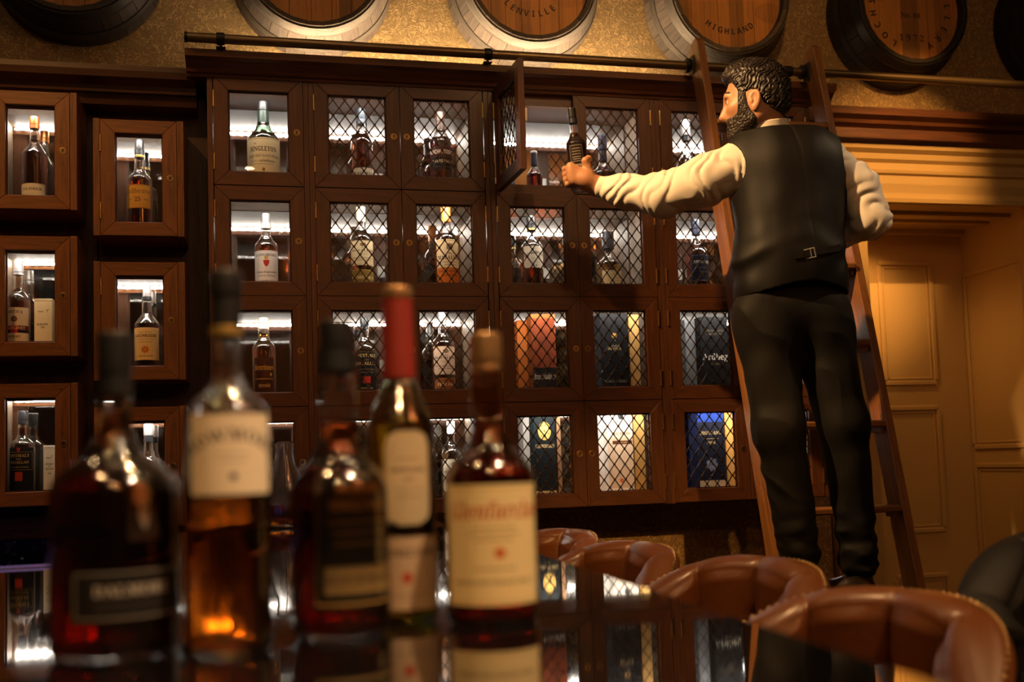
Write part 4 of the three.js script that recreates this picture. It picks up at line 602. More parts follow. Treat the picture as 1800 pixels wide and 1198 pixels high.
{ // cut glass carafe
  const b = onY(502, 926, BARY), d = b.clone().sub(camera.position).dot(rayDir(900, 599 + PPY)), k = d / FPX, h = 150 * k;
  const t = thing('glass_carafe', 'cut glass water carafe at the far end of the bar, seen between the bottles', 'carafe', [b.x, BARY + 0.0005, b.z]);
  const R = 33 * k, out = [[0.6, 0], [0.98, 0.01], [1, 0.04], [1, 0.3], [0.97, 0.42], [0.86, 0.56], [0.66, 0.7], [0.5, 0.8], [0.47, 0.88], [0.52, 0.96], [0.58, 1]].map(([r, y]) => [r * R, y * h]);
  const inn = out.map(([r, y]) => [r - 0.004, Math.max(y, 0.012)]).reverse();
  const g = lathe([[0, 0], ...out, ...inn, [0, 0.012]], 64); const p = g.attributes.position; // facets
  for (let i = 0; i < p.count; i++) { const x = p.getX(i), y = p.getY(i), z = p.getZ(i), r = Math.hypot(x, z), a = Math.atan2(x, z); if (y < h * 0.28 || y > h * 0.9 || r < 0.004) continue; const q = 1 + 0.06 * Math.cos(a * 16 + y * 110) * Math.cos(a * 16 - y * 110); p.setXYZ(i, x * q, y, z * q); } g.computeVertexNormals();
  part('carafe_body', g, PM({ color: 0xffffff, transmission: 1, thickness: 0.01, ior: 1.5, roughness: 0.12, clearcoat: 1, clearcoatRoughness: 0.12 }), t); part('water', lathe([[0, 0.0122], [R * 0.9, 0.0124], [R - 0.0042, h * 0.1], [R - 0.0042, h * 0.26], [0, h * 0.26]], 48), LIQ.gold, t);
}
// ---------------------------------------------------------------- leather bar chairs
function tubBack(R, yb, hBack, hArm, span, tuft) {
  // closed shell of a curved back: inner face with pleats, rolled top, plain outer face
  const NU = 180, NV = 46, pos = [], uv = [], idx = [];
  const topAt = (a) => { const t = Math.min(1, Math.abs(a) / span); return hArm + (hBack - hArm) * (0.5 + 0.5 * Math.cos(Math.PI * Math.pow(t, 1.5))); };
  for (let i = 0; i <= NU; i++) {
    const a = (i / NU * 2 - 1) * span, top = topAt(a), e = Math.min(1, (span - Math.abs(a)) / 0.16), fat = Math.sqrt(Math.max(0.0, 1 - (1 - e) ** 2)); // rounded ends
    for (let j = 0; j <= NV; j++) {
      const v = j / NV; let r, y;
      const cr = 0.034, cy = top - cr;
      if (v < 0.5) { const q = v / 0.5; y = yb + (cy - yb) * q; const lean = 0.05 * q;
        const cell = (a / span * 2.7) % 1, ph = a / span * 2.7, pl = Math.abs(Math.sin(ph * Math.PI)), bulge = Math.pow(pl, 0.45) * 0.042 * smooth(Math.min(1, q * 2.2));
        const bt = Math.exp(-(((q - 0.62) / 0.06) ** 2)) * Math.exp(-((Math.sin(ph * Math.PI) / 0.28) ** 2)) * 0.02; void cell;
        r = R - 0.062 * fat + lean * 0.55 - tuft * bulge * fat + tuft * (0.024 + bt) * 0.7; }
      else if (v < 0.78) { const q = (v - 0.5) / 0.28, th = Math.PI * (1 - q); const rc = 0.046 * fat + 0.004, mid = R - 0.018 + 0.0275; const pl = Math.pow(Math.abs(Math.sin(a / span * 2.7 * Math.PI)), 0.42); r = mid + Math.cos(th) * rc - tuft * (pl - 0.75) * 0.03 * fat * (1 - q); y = cy + Math.sin(th) * cr * (1 + tuft * (pl - 0.85) * 0.32 * (1 - q)); }
      else { const q = (v - 0.78) / 0.22; r = R + 0.0255 + 0.03 * fat * (1 - q) * 0.6 - 0.0 + 0.012 * fat * q; y = cy + (yb - cy) * q; }
      pos.push(Math.sin(a) * r, y, Math.cos(a) * r); uv.push(a * R * 2, v * 1.2);
    }
  }
  const w = NV + 1; for (let i = 0; i < NU; i++) for (let j = 0; j < NV; j++) { const p = i * w + j; idx.push(p, p + 1, p + w, p + 1, p + w + 1, p + w); }
  const g = new THREE.BufferGeometry(); g.setAttribute('position', new THREE.Float32BufferAttribute(pos, 3)); g.setAttribute('uv', new THREE.Float32BufferAttribute(uv, 2)); g.setIndex(idx); g.computeVertexNormals();
  return { g, topAt };
}
const leather = (r, g, b, rough) => PM({ color: lin(r, g, b), roughness: rough, bumpMap: leatherBump, bumpScale: 0.0007, clearcoat: 0.55, clearcoatRoughness: 0.25 });
const mTan = leather(0.2, 0.064, 0.015, 0.36), mBlackLeather = SM({ color: lin(0.004, 0.004, 0.006), roughness: 0.6, bumpMap: leatherBump, bumpScale: 0.0007 }), mNail = SM({ color: lin(0.55, 0.36, 0.17), metalness: 0.9, roughness: 0.3 });
function makeChair(label, mat, pos, turn, group, scale = 1) {
  const t = thing('bar_chair', label, 'chair', pos, group); t.rotation.y = turn; t.scale.setScalar(scale);
  const R = 0.236, span = 1.95, B = tubBack(R, 0.72, 1.022, 0.87, span, 1);
  part('backrest', B.g, mat, t);
  const nails = [], s = new THREE.SphereGeometry(0.0056, 8, 5);
  for (let a = -span + 0.06; a <= span - 0.06; a += 0.014 / R) { const y = B.topAt(a) - 0.0095, r = R + 0.0455; nails.push(s.clone().translate(Math.sin(a) * r, y, Math.cos(a) * r)); }
  if (mat === mTan) part('nailhead_trim', merged(nails), mNail, t).userData.kind = 'stuff';
  const btn = new THREE.SphereGeometry(0.009, 14, 8); btn.scale(1, 1, 0.5);
  for (let k = -2; k <= 2; k++) { const a = k / 2.7 * span, q = 0.62, y = 0.72 + (B.topAt(a) - 0.034 - 0.72) * q, r = R - 0.062 + 0.05 * q * 0.55 + 0.026; part('button', btn, mat, t, [Math.sin(a) * r, y, Math.cos(a) * r], [0, a, 0]); }
  const seat = new THREE.LatheGeometry([[0, 0.72], [0.17, 0.72], [0.215, 0.728], [0.225, 0.75], [0.215, 0.785], [0.17, 0.805], [0, 0.812]].map((p) => new THREE.Vector2(...p)), 48); part('seat_cushion', seat, mat, t);
  part('seat_base', lathe([[0, 0.66], [0.25, 0.66], [0.27, 0.67], [0.275, 0.72], [0.2, 0.722], [0, 0.722]], 48), mat, t);
  for (const [x, z] of [[-1, -1], [1, -1], [-1, 1], [1, 1]]) { const g = new THREE.CylinderGeometry(0.02, 0.013, 0.68, 14); const m = part('leg', g, mBarDark, t, [x * 0.185, 0.335, z * 0.185]); m.rotation.set(z * -0.06, 0, x * 0.06); }
  part('foot_ring', new THREE.TorusGeometry(0.255, 0.008, 10, 48).rotateX(Math.PI / 2), mBrass, t, [0, 0.28, 0]);
  return t;
}
const chairSpots = [[1055, 933, 3.5], [1192, 957, 2.88], [1450, 987, 2.31], [1750, 1052, 1.68]];
const chairLabels = ['farthest of the four tufted tan leather bar chairs, beside the edge of the bar', 'second farthest tufted tan leather bar chair with brass nailheads', 'tufted tan leather bar chair just below the feet of the man on the ladder', 'nearest tufted tan leather bar chair, out of focus at the corner of the bar'];
chairSpots.forEach(([px, py, d], i) => { const y = at(px - 0.12 * FPX / d, py, d).y, p = at(px - 0.292 * FPX / d, py, d); makeChair(chairLabels[i], mTan, [p.x, 0, p.z], 2.0, 'tan leather bar chairs', y / 1.022); });
{ const p = at(1985, 937, 1.95); makeChair('black leather armchair cut off at the right edge of the picture', mBlackLeather, [p.x, 0, p.z], 2.6, undefined, p.y / 1.022); }
// ---------------------------------------------------------------- signed distance modelling
const clamp = (x, a, b) => (x < a ? a : x > b ? b : x), mix = (a, b, t) => a + (b - a) * t;
const smin = (a, b, k) => { const h = Math.max(k - Math.abs(a - b), 0) / k; return Math.min(a, b) - h * h * k * 0.25; };
const smax = (a, b, k) => -smin(-a, -b, k);
const cone = (a, b, ra, rb) => { const dx = b.x - a.x, dy = b.y - a.y, dz = b.z - a.z, L = dx * dx + dy * dy + dz * dz; return (x, y, z) => { const px = x - a.x, py = y - a.y, pz = z - a.z, t = clamp((px * dx + py * dy + pz * dz) / L, 0, 1); return Math.hypot(px - dx * t, py - dy * t, pz - dz * t) - mix(ra, rb, t); }; };
const ell = (c, rx, ry, rz, yaw = 0, roll = 0) => { const cy = Math.cos(yaw), sy = Math.sin(yaw), cr = Math.cos(roll), sr = Math.sin(roll); return (x, y, z) => { let px = x - c.x, py = y - c.y, pz = z - c.z; let qx = cy * px + sy * pz; const qz = -sy * px + cy * pz; const qy = -sr * qx + cr * py; qx = cr * qx + sr * py; const k0 = Math.hypot(qx / rx, qy / ry, qz / rz), k1 = Math.hypot(qx / rx / rx, qy / ry / ry, qz / rz / rz); return k0 < 1e-6 ? -Math.min(rx, ry, rz) : k0 * (k0 - 1) / k1; }; };
const blend = (k, ...f) => (x, y, z) => { let d = f[0](x, y, z); for (let i = 1; i < f.length; i++) d = smin(d, f[i](x, y, z), k); return d; };
function nets(f, lo, hi, h) {
  const n = [0, 1, 2].map((k) => Math.ceil((hi[k] - lo[k]) / h) + 2), v = new Float32Array(n[0] * n[1] * n[2]), id = new Int32Array(v.length).fill(-1), pos = [], nor = [], idx = [];
  const I = (i, j, k) => (k * n[1] + j) * n[0] + i;
  for (let k = 0; k < n[2]; k++) for (let j = 0; j < n[1]; j++) for (let i = 0; i < n[0]; i++) v[I(i, j, k)] = f(lo[0] + i * h, lo[1] + j * h, lo[2] + k * h);
  for (let k = 0; k < n[2] - 1; k++) for (let j = 0; j < n[1] - 1; j++) for (let i = 0; i < n[0] - 1; i++) {
    let sx = 0, sy = 0, sz = 0, c = 0, mask = 0; const q = [];
    for (let m = 0; m < 8; m++) { q[m] = v[I(i + (m & 1), j + ((m >> 1) & 1), k + (m >> 2))]; if (q[m] < 0) mask |= 1 << m; }
    if (mask === 0 || mask === 255) continue;
    for (let m = 0; m < 8; m++) for (const bit of [1, 2, 4]) { if (m & bit) continue; const o = m | bit; if ((q[m] < 0) === (q[o] < 0)) continue; const t = q[m] / (q[m] - q[o]); sx += (m & 1) + (bit === 1 ? t : 0); sy += ((m >> 1) & 1) + (bit === 2 ? t : 0); sz += (m >> 2) + (bit === 4 ? t : 0); c++; }
    id[I(i, j, k)] = pos.length / 3; const x = lo[0] + (i + sx / c) * h, y = lo[1] + (j + sy / c) * h, z = lo[2] + (k + sz / c) * h; pos.push(x, y, z);
    const e = h * 0.5, gx = f(x + e, y, z) - f(x - e, y, z), gy = f(x, y + e, z) - f(x, y - e, z), gz = f(x, y, z + e) - f(x, y, z - e), L = Math.hypot(gx, gy, gz) || 1; nor.push(gx / L, gy / L, gz / L);
  }
  const quad = (a, b, c, d, flip) => { if (a < 0 || b < 0 || c < 0 || d < 0) return; flip ? idx.push(a, c, b, a, d, c) : idx.push(a, b, c, a, c, d); };
  for (let k = 1; k < n[2] - 1; k++) for (let j = 1; j < n[1] - 1; j++) for (let i = 1; i < n[0] - 1; i++) {
    const s = v[I(i, j, k)] < 0;
    if (s !== v[I(i + 1, j, k)] < 0) quad(id[I(i, j - 1, k - 1)], id[I(i, j, k - 1)], id[I(i, j, k)], id[I(i, j - 1, k)], !s);
    if (s !== v[I(i, j + 1, k)] < 0) quad(id[I(i - 1, j, k - 1)], id[I(i - 1, j, k)], id[I(i, j, k)], id[I(i, j, k - 1)], !s);
    if (s !== v[I(i, j, k + 1)] < 0) quad(id[I(i - 1, j - 1, k)], id[I(i, j - 1, k)], id[I(i, j, k)], id[I(i - 1, j, k)], !s);
  }
  const g = new THREE.BufferGeometry(); g.setAttribute('position', new THREE.Float32BufferAttribute(pos, 3)); g.setAttribute('normal', new THREE.Float32BufferAttribute(nor, 3)); g.setIndex(idx);
  const uv = new Float32Array(pos.length / 3 * 2); for (let i = 0; i < pos.length / 3; i++) { uv[2 * i] = (pos[3 * i] + pos[3 * i + 2]) * 4; uv[2 * i + 1] = pos[3 * i + 1] * 4; } g.setAttribute('uv', new THREE.BufferAttribute(uv, 2)); return g;
}
// ---------------------------------------------------------------- the man on the ladder
{
  const DD = 0.04, A = (px, py, d) => at(px, py, d + DD);
  const shL = A(1284, 287, 3.62), shR = A(1456, 280, 3.62), elL = A(1166, 343, 3.74), wrL = A(1052, 328, 3.86), elR = A(1530, 385, 3.56), wrR = A(1470, 418, 3.8);
  const nk = A(1348, 240, 3.64), hipL = A(1344, 562, 3.56), hipR = A(1438, 562, 3.57), knL = A(1371, 752, 3.53), knR = A(1483, 745, 3.5), anL = A(1407, 978, 3.54), anR = A(1511, 985, 3.5);
  const yaw = 0.27, chest = A(1388, 330, 3.6), waist = A(1386, 450, 3.57), pelv = A(1392, 545, 3.565);
  // head frame: F where he looks, U up, S towards his left
  const F = V3(-0.83, -0.12, -0.5).normalize(), U = V3(0, 1, 0).addScaledVector(F, 0.12).normalize(), S = U.clone().cross(F).normalize(); U.copy(F.clone().cross(S)).normalize();
  const HC = A(1326, 177, 3.63), hs = 1.06;
  const toHead = (f) => (x, y, z) => { const px = x - HC.x, py = y - HC.y, pz = z - HC.z; return f((px * F.x + py * F.y + pz * F.z) / hs, (px * U.x + py * U.y + pz * U.z) / hs, (px * S.x + py * S.y + pz * S.z) / hs) * hs; };
  const h = (f, u, s) => V3(f, u, s);
  const skull = blend(0.04, ell(h(-0.014, 0.03, 0), 0.098, 0.092, 0.075), ell(h(0.032, -0.035, 0), 0.062, 0.09, 0.06), ell(h(-0.01, -0.03, 0), 0.07, 0.07, 0.066));
  const facial = blend(0.022, skull, cone(h(0.0, -0.072, 0.05), h(0.07, -0.104, 0.016), 0.022, 0.02), cone(h(0.0, -0.072, -0.05), h(0.07, -0.104, -0.016), 0.022, 0.02), ell(h(0.078, -0.107, 0), 0.02, 0.018, 0.022), cone(h(0.082, 0.024, 0.03), h(0.082, 0.024, -0.03), 0.012, 0.012), ell(h(0.066, -0.02, 0.036), 0.024, 0.02, 0.022), ell(h(0.066, -0.02, -0.036), 0.024, 0.02, 0.022), ell(h(0.078, -0.066, 0), 0.02, 0.026, 0.03));
  const nose = blend(0.012, cone(h(0.088, 0.014, 0), h(0.112, -0.03, 0), 0.0075, 0.0115), cone(h(0.098, -0.036, 0.011), h(0.098, -0.036, -0.011), 0.009, 0.009));
  const eyeL = h(0.076, 0.004, 0.031), eyeR = h(0.076, 0.004, -0.031);
  const sockets = (f, u, s) => Math.min(Math.hypot(f - 0.094, u - 0.003, s - 0.033) - 0.015, Math.hypot(f - 0.094, u - 0.003, s + 0.033) - 0.015);
  const lids = (f, u, s) => Math.min(Math.hypot(f - eyeL.x, u - eyeL.y, s - eyeL.z), Math.hypot(f - eyeR.x, u - eyeR.y, s - eyeR.z)) - 0.0128;
  const lips = blend(0.006, cone(h(0.093, -0.063, 0.016), h(0.093, -0.063, -0.016), 0.0055, 0.0055), cone(h(0.091, -0.075, 0.013), h(0.091, -0.075, -0.013), 0.006, 0.006));
  const ear = (f, u0, s0) => { const s = Math.abs(s0), u = u0 + 0.021, ff = f + 0.005 + u * 0.18; let d = ell(h(0, -0.002, 0.079), 0.02, 0.034, 0.0085)(ff, u, s - ff * -0.3); d = smax(d, -ell(h(0.003, 0.003, 0.088), 0.012, 0.021, 0.008)(ff, u, s - ff * -0.3), 0.005); d = smin(d, ell(h(0.01, -0.006, 0.077), 0.005, 0.008, 0.007)(ff, u, s), 0.005); return smin(d, ell(h(-0.002, -0.03, 0.077), 0.009, 0.01, 0.006)(ff, u, s), 0.006); };
  const headL = (f, u, s) => { let d = facial(f, u, s); d = smin(d, nose(f, u, s), 0.014); d = smax(d, -sockets(f, u, s), 0.014); d = smin(d, lids(f, u, s), 0.004); d = smin(d, lips(f, u, s), 0.007); return smin(d, ear(f, u, s), 0.005); };
  const head = toHead(headL);
  const nkTop = HC.clone().addScaledVector(F, -0.025).addScaledVector(U, -0.06);
  const neck = cone(nkTop, nk, 0.056, 0.066);
  const headNeck = (x, y, z) => smin(head(x, y, z), neck(x, y, z), 0.03);
  // body under the clothes
  const X = V3(Math.cos(yaw), 0, Math.sin(yaw)), off = (p, a, b, c) => p.clone().addScaledVector(X, a).add(V3(-Math.sin(yaw) * c, b, Math.cos(yaw) * c));
  const torsoCore = blend(0.09, ell(off(chest, 0, 0.01, -0.01), 0.172, 0.2, 0.112, yaw), ell(off(chest, 0, 0.085, 0.015), 0.135, 0.075, 0.075, yaw), ell(waist, 0.158, 0.2, 0.107, yaw), ell(pelv, 0.172, 0.13, 0.118, yaw), cone(nk, off(shL, 0.03, 0.02, 0), 0.055, 0.048), cone(nk, off(shR, -0.03, 0.015, 0), 0.055, 0.048));
  const seatF = blend(0.06, ell(off(hipL, 0.0, -0.02, 0.015), 0.09, 0.13, 0.09, yaw), ell(off(hipR, 0.0, -0.02, 0.015), 0.09, 0.13, 0.09, yaw));
  const legs = blend(0.03, cone(hipL, knL, 0.082, 0.058), cone(knL, anL, 0.055, 0.04), cone(hipR, knR, 0.082, 0.058), cone(knR, anR, 0.055, 0.04));
  const arms = blend(0.02, cone(shL, elL, 0.05, 0.042), cone(elL, wrL, 0.042, 0.029), cone(shR, elR, 0.05, 0.042), cone(elR, wrR, 0.042, 0.029));
  const bodyF = (x, y, z) => smin(smin(torsoCore(x, y, z) + 0.014, neck(x, y, z), 0.04), smin(arms(x, y, z), legs(x, y, z), 0.04), 0.04);
  const geos = [];
  geos.push(nets((x, y, z) => Math.max(bodyF(x, y, z), y - (nk.y + 0.02)), [1.0, 0.82, 0.3], [2.25, 2.46, 1.25], 0.012));
  geos.push(nets((x, y, z) => Math.max(headNeck(x, y, z), (nk.y - 0.01) - y), [HC.x - 0.17, nk.y - 0.03, HC.z - 0.17], [HC.x + 0.17, HC.y + 0.16, HC.z + 0.17], 0.0032));
  // ---- left hand around the bottle
  const FW_ = rayDir(1010, 310).normalize();                         // away from the camera
  const hd = wrL.clone();                                             // wrist
  const bAx = A(1004, 190, 3.885), bBx = A(1020, 322, 3.885), axis = bAx.clone().sub(bBx).normalize(); // bottle axis up
  const Hd = A(1008, 318, 3.87).sub(hd).normalize(); const Nn = FW_.clone().addScaledVector(Hd, -FW_.dot(Hd)).normalize(); const Uh = Hd.clone().cross(Nn).normalize(); if (Uh.y < 0) Uh.negate();
  const bR = 0.039, bC0 = bBx.clone().addScaledVector(axis, 0.03); // centre of the grip on the axis
  const right = rayDir(1800, 600).sub(rayDir(0, 600)).normalize(), e1 = FW_.clone().negate().addScaledVector(axis, FW_.dot(axis)).normalize(), e2 = axis.clone().cross(e1).normalize(); if (e2.dot(right) > 0) e2.negate(); // e1 towards us, e2 towards picture left
  const onB = (ang, up, r) => bC0.clone().addScaledVector(axis, up).addScaledVector(e1, Math.cos(ang) * r).addScaledVector(e2, Math.sin(ang) * r);
  const fing = []; let handF;
  const fr = [0.0098, 0.0102, 0.0098, 0.0084], ups = [0.028, 0.008, -0.012, -0.031], reach = [2.25, 2.4, 2.3, 2.0];
  const knuck = ups.map((u, i) => onB(0.55 + (i === 3 ? -0.08 : 0), u + 0.002, bR + 0.016));
  const palmC = wrL.clone().lerp(onB(0.1, -0.004, bR + 0.018), 0.62);
  for (let i = 0; i < 4; i++) { const a1 = 0.55 + (reach[i] - 0.55) * 0.42, a2 = 0.55 + (reach[i] - 0.55) * 0.74, a3 = reach[i], r = bR + fr[i] * 0.92; const p1 = onB(a1, ups[i], r + 0.006), p2 = onB(a2, ups[i] - 0.001, r + 0.001), p3 = onB(a3, ups[i] - 0.002, r - 0.001);
    fing.push(blend(0.006, cone(knuck[i], p1, fr[i] * 1.1, fr[i]), cone(p1, p2, fr[i], fr[i] * 0.93), cone(p2, p3, fr[i] * 0.93, fr[i] * 0.78), ((c) => (x, y, z) => Math.hypot(x - c.x, y - c.y, z - c.z) - fr[i] * 1.12)(p1))); }
  const thB = wrL.clone().lerp(onB(-0.15, 0.03, bR + 0.016), 0.5).addScaledVector(axis, 0.012), th1 = onB(-0.55, 0.042, bR + 0.016), th2 = onB(-0.95, 0.052, bR + 0.011), th3 = onB(-1.45, 0.06, bR + 0.008);
  const palm = blend(0.026, cone(wrL, knuck[0], 0.027, 0.0145), cone(wrL, knuck[1], 0.027, 0.015), cone(wrL, knuck[2], 0.027, 0.0145), cone(wrL, knuck[3], 0.026, 0.013), ((c) => (x, y, z) => Math.hypot(x - c.x, y - c.y, z - c.z) - 0.026)(palmC));
  const thumb = blend(0.008, cone(thB, th1, 0.0185, 0.0135), cone(th1, th2, 0.0128, 0.0118), cone(th2, th3, 0.0118, 0.0092));
  handF = (x, y, z) => { let d = palm(x, y, z); for (const q of fing) d = smin(d, q(x, y, z), 0.007); d = smin(d, thumb(x, y, z), 0.012); return d; };
  const foreL = cone(elL, wrL, 0.042, 0.029);
  geos.push(nets((x, y, z) => smin(handF(x, y, z), foreL(x, y, z), 0.02), [bC0.x - 0.11, bC0.y - 0.11, bC0.z - 0.1], [wrL.x + 0.03, bC0.y + 0.12, wrL.z + 0.12], 0.0028));
  // ---- right hand closed on the ladder step in front of him
  { const d = V3(-0.75, 0.1, -0.6).normalize(), kn = wrR.clone().addScaledVector(d, 0.085), up = V3(0, 1, 0), side = up.clone().cross(d).normalize(), fs = [];
    for (let i = 0; i < 4; i++) { const o = (i - 1.5) * 0.0195, k = kn.clone().addScaledVector(up, -o * 1).addScaledVector(d, i === 3 ? -0.008 : 0), p1 = k.clone().addScaledVector(d, 0.036).addScaledVector(side, 0.012), p2 = p1.clone().addScaledVector(d, 0.008).addScaledVector(side, 0.026), p3 = p2.clone().addScaledVector(d, -0.014).addScaledVector(side, 0.017); fs.push(blend(0.006, cone(k, p1, 0.0102, 0.0096), cone(p1, p2, 0.0096, 0.0088), cone(p2, p3, 0.0088, 0.0076))); fs.push(cone(wrR, k, 0.026, 0.014)); }
    const t0 = wrR.clone().addScaledVector(d, 0.035).addScaledVector(up, 0.02), t1 = t0.clone().addScaledVector(d, 0.03).addScaledVector(up, 0.02).addScaledVector(side, 0.012), t2 = t1.clone().addScaledVector(d, 0.026).addScaledVector(side, 0.014); const tb = blend(0.008, cone(t0, t1, 0.016, 0.0125), cone(t1, t2, 0.012, 0.0095)), foreR = cone(elR, wrR, 0.042, 0.029);
    const f = (x, y, z) => { let q = fs[1](x, y, z); for (let i = 0; i < 8; i++) q = smin(q, fs[i](x, y, z), i & 1 ? 0.02 : 0.007); return smin(smin(q, tb(x, y, z), 0.012), foreR(x, y, z), 0.02); };
    geos.push(nets(f, [wrR.x - 0.16, wrR.y - 0.08, wrR.z - 0.17], [wrR.x + 0.07, wrR.y + 0.09, wrR.z + 0.07], 0.0032)); }
  const person = M('person', mergeGeometries(geos), PM({ color: lin(0.44, 0.21, 0.11), roughness: 0.48, bumpMap: fineTex, bumpScale: 0.0003, sheen: 0.2 }), scene);
  person.userData = { label: 'bearded man in a white shirt and dark waistcoat on the ladder reaching for a bottle', category: 'person' };
  // ---- hair and beard
  const lowerAt = (f) => { const P = [[-0.13, -0.085], [-0.06, -0.07], [-0.032, -0.058], [-0.024, -0.012], [0.0, 0.014], [0.02, 0.006], [0.025, -0.036], [0.041, -0.034], [0.046, 0.03], [0.06, 0.066], [0.085, 0.086], [0.12, 0.12]]; for (let i = 1; i < P.length; i++) if (f < P[i][0]) { const t = (f - P[i - 1][0]) / (P[i][0] - P[i - 1][0]); return mix(P[i - 1][1], P[i][1], clamp(t, 0, 1)); } return 0.12; };
  const curl = (f, u, s) => { const n = noise3.noise(f * 34, u * 34 + 4, s * 34), m = noise3.noise(f * 55 + 3, u * 55, s * 55); return 0.0026 * n + 0.0012 * Math.sin((u * 0.8 + f * 0.9 + s * 0.5) * 330 + n * 7 + m * 5) + 0.0012 * noise3.noise(f * 210, u * 210, s * 210); };
  const hairBase = blend(0.03, ell(h(-0.014, 0.036, 0), 0.108, 0.103, 0.083), ell(h(0.02, 0.07, 0), 0.085, 0.072, 0.07), ell(h(-0.035, -0.01, 0), 0.083, 0.085, 0.072));
  const hairL = (f, u, s) => smax(hairBase(f, u, s) - 0.001 - curl(f, u, s) * 1.5, (lowerAt(f) - u + curl(f, u, s) * 1.2) * 0.6, 0.012);
  const mHair = PM({ color: lin(0.012, 0.007, 0.005), roughness: 0.42, sheen: 0.3, sheenRoughness: 0.4 });
  part('hair', nets(toHead(hairL), [HC.x - 0.19, HC.y - 0.13, HC.z - 0.19], [HC.x + 0.19, HC.y + 0.19, HC.z + 0.19], 0.0032), mHair, person);
  const upAt = (f) => (f < 0.04 ? 0.034 : f < 0.06 ? mix(0.034, -0.044, smooth((f - 0.04) / 0.02)) : f < 0.075 ? mix(-0.044, -0.05, (f - 0.06) / 0.015) : mix(-0.05, -0.044, clamp((f - 0.075) / 0.02, 0, 1)));
  const beardL = (f, u, s) => { const rear = 0.019 - clamp((-u - 0.03) / 0.05, 0, 1) * 0.02, e = Math.min(f - rear, upAt(f) - u + 0.004 * noise3.noise(f * 120, u * 120, s * 120), 0.03), k = clamp(e / 0.018, 0, 1); const t = e < 0 ? -0.004 + e * 0.5 : 0.0072 * Math.sqrt(k) - 0.001 + k * (0.0022 * noise3.noise(f * 150, u * 150, s * 150) + 0.0016 * noise3.noise(f * 320, u * 120, s * 320)); let d = facial(f, u, s) - t; return smax(d, -(Math.hypot((f - 0.102) * 0.8, (u + 0.068) * 1.2, s * 0.75) - 0.016), 0.004); };
  part('beard', nets(toHead(beardL), [HC.x - 0.17, HC.y - 0.17, HC.z - 0.17], [HC.x + 0.1, HC.y + 0.05, HC.z + 0.14], 0.0032), PM({ color: lin(0.014, 0.007, 0.004), roughness: 0.5, sheen: 0.2 }), person);
  const put = (v) => HC.clone().addScaledVector(F, v.x * hs).addScaledVector(U, v.y * hs).addScaledVector(S, v.z * hs);
  for (const e of [eyeL, eyeR]) { const c = put(e), g = new THREE.SphereGeometry(0.0122, 20, 14); part('eye', g, SM({ color: lin(0.55, 0.5, 0.45), roughness: 0.15 }), person, put(h(e.x + 0.0022, e.y, e.z)).toArray()); part('iris', new THREE.SphereGeometry(0.0058, 14, 10), SM({ color: lin(0.03, 0.018, 0.01), roughness: 0.1 }), person, put(h(e.x + 0.0095, e.y, e.z)).toArray()); void c; }
  for (const s of [1, -1]) { const pts = [[0.083, 0.03, 0.012], [0.086, 0.036, 0.024], [0.079, 0.036, 0.038], [0.066, 0.03, 0.048]].map(([f, u, q]) => put(h(f + 0.004, u, q * s))); part('eyebrow', new THREE.TubeGeometry(new THREE.CatmullRomCurve3(pts), 16, 0.0042, 8), mHair, person); }
  // ---- shirt
  const folds = (x, y, z, a, b, amp, fq) => { const dx = b.x - a.x, dy = b.y - a.y, dz = b.z - a.z, L = Math.hypot(dx, dy, dz), t = ((x - a.x) * dx + (y - a.y) * dy + (z - a.z) * dz) / L; const n = noise3.noise(x * 9, y * 9, z * 9) * 2.4; const w = Math.sin(t * fq + n * 2.2 + (y - a.y) * 18); return amp * (1 - Math.abs(w)) * (0.55 + 0.6 * noise3.noise(x * 14 + 3, y * 14, z * 14)); };
  const slL = blend(0.05, cone(off(shL, 0.05, 0.0, 0), A(1238, 318, 3.66), 0.077, 0.078), cone(A(1238, 318, 3.66), elL, 0.078, 0.072), cone(elL, A(1100, 336, 3.81), 0.068, 0.05), cone(A(1100, 336, 3.81), wrL, 0.052, 0.036));
  const slR = blend(0.045, cone(off(shR, -0.03, 0, 0), A(1502, 330, 3.59), 0.08, 0.072), cone(A(1502, 330, 3.59), elR, 0.072, 0.06), cone(elR, wrR, 0.058, 0.045));
  const shirtF = (x, y, z) => { let a = slL(x, y, z); if (a < 0.06) a -= 0.006 - folds(x, y, z, shL, wrL, 0.013, 58); let b = slR(x, y, z); if (b < 0.06) b -= 0.006 - folds(x, y, z, shR, elR, 0.012, 62); let d = smin(torsoCore(x, y, z), Math.min(a, b), 0.03); return Math.max(d, y - (nk.y - 0.0)); };
  const dirL = elL.clone().sub(wrL).normalize(), cutW = wrL.clone().addScaledVector(dirL, -0.004); const dirR = elR.clone().sub(wrR).normalize();
  const shirtCut = (x, y, z) => Math.max(shirtF(x, y, z), -((x - cutW.x) * dirL.x + (y - cutW.y) * dirL.y + (z - cutW.z) * dirL.z), Math.hypot(x - wrR.x, y - wrR.y, z - wrR.z) < 0.1 ? -((x - wrR.x) * dirR.x + (y - wrR.y) * dirR.y + (z - wrR.z) * dirR.z) : -1, 1.87 - y);
  const mShirt = PM({ color: lin(0.68, 0.62, 0.54), roughness: 0.75, bumpMap: weaveBump, bumpScale: 0.00015, sheen: 0.2 });
  part('shirt', nets(shirtCut, [wrL.x - 0.06, 1.82, 0.3], [elR.x + 0.12, nk.y + 0.04, 1.3], 0.0075), mShirt, person);
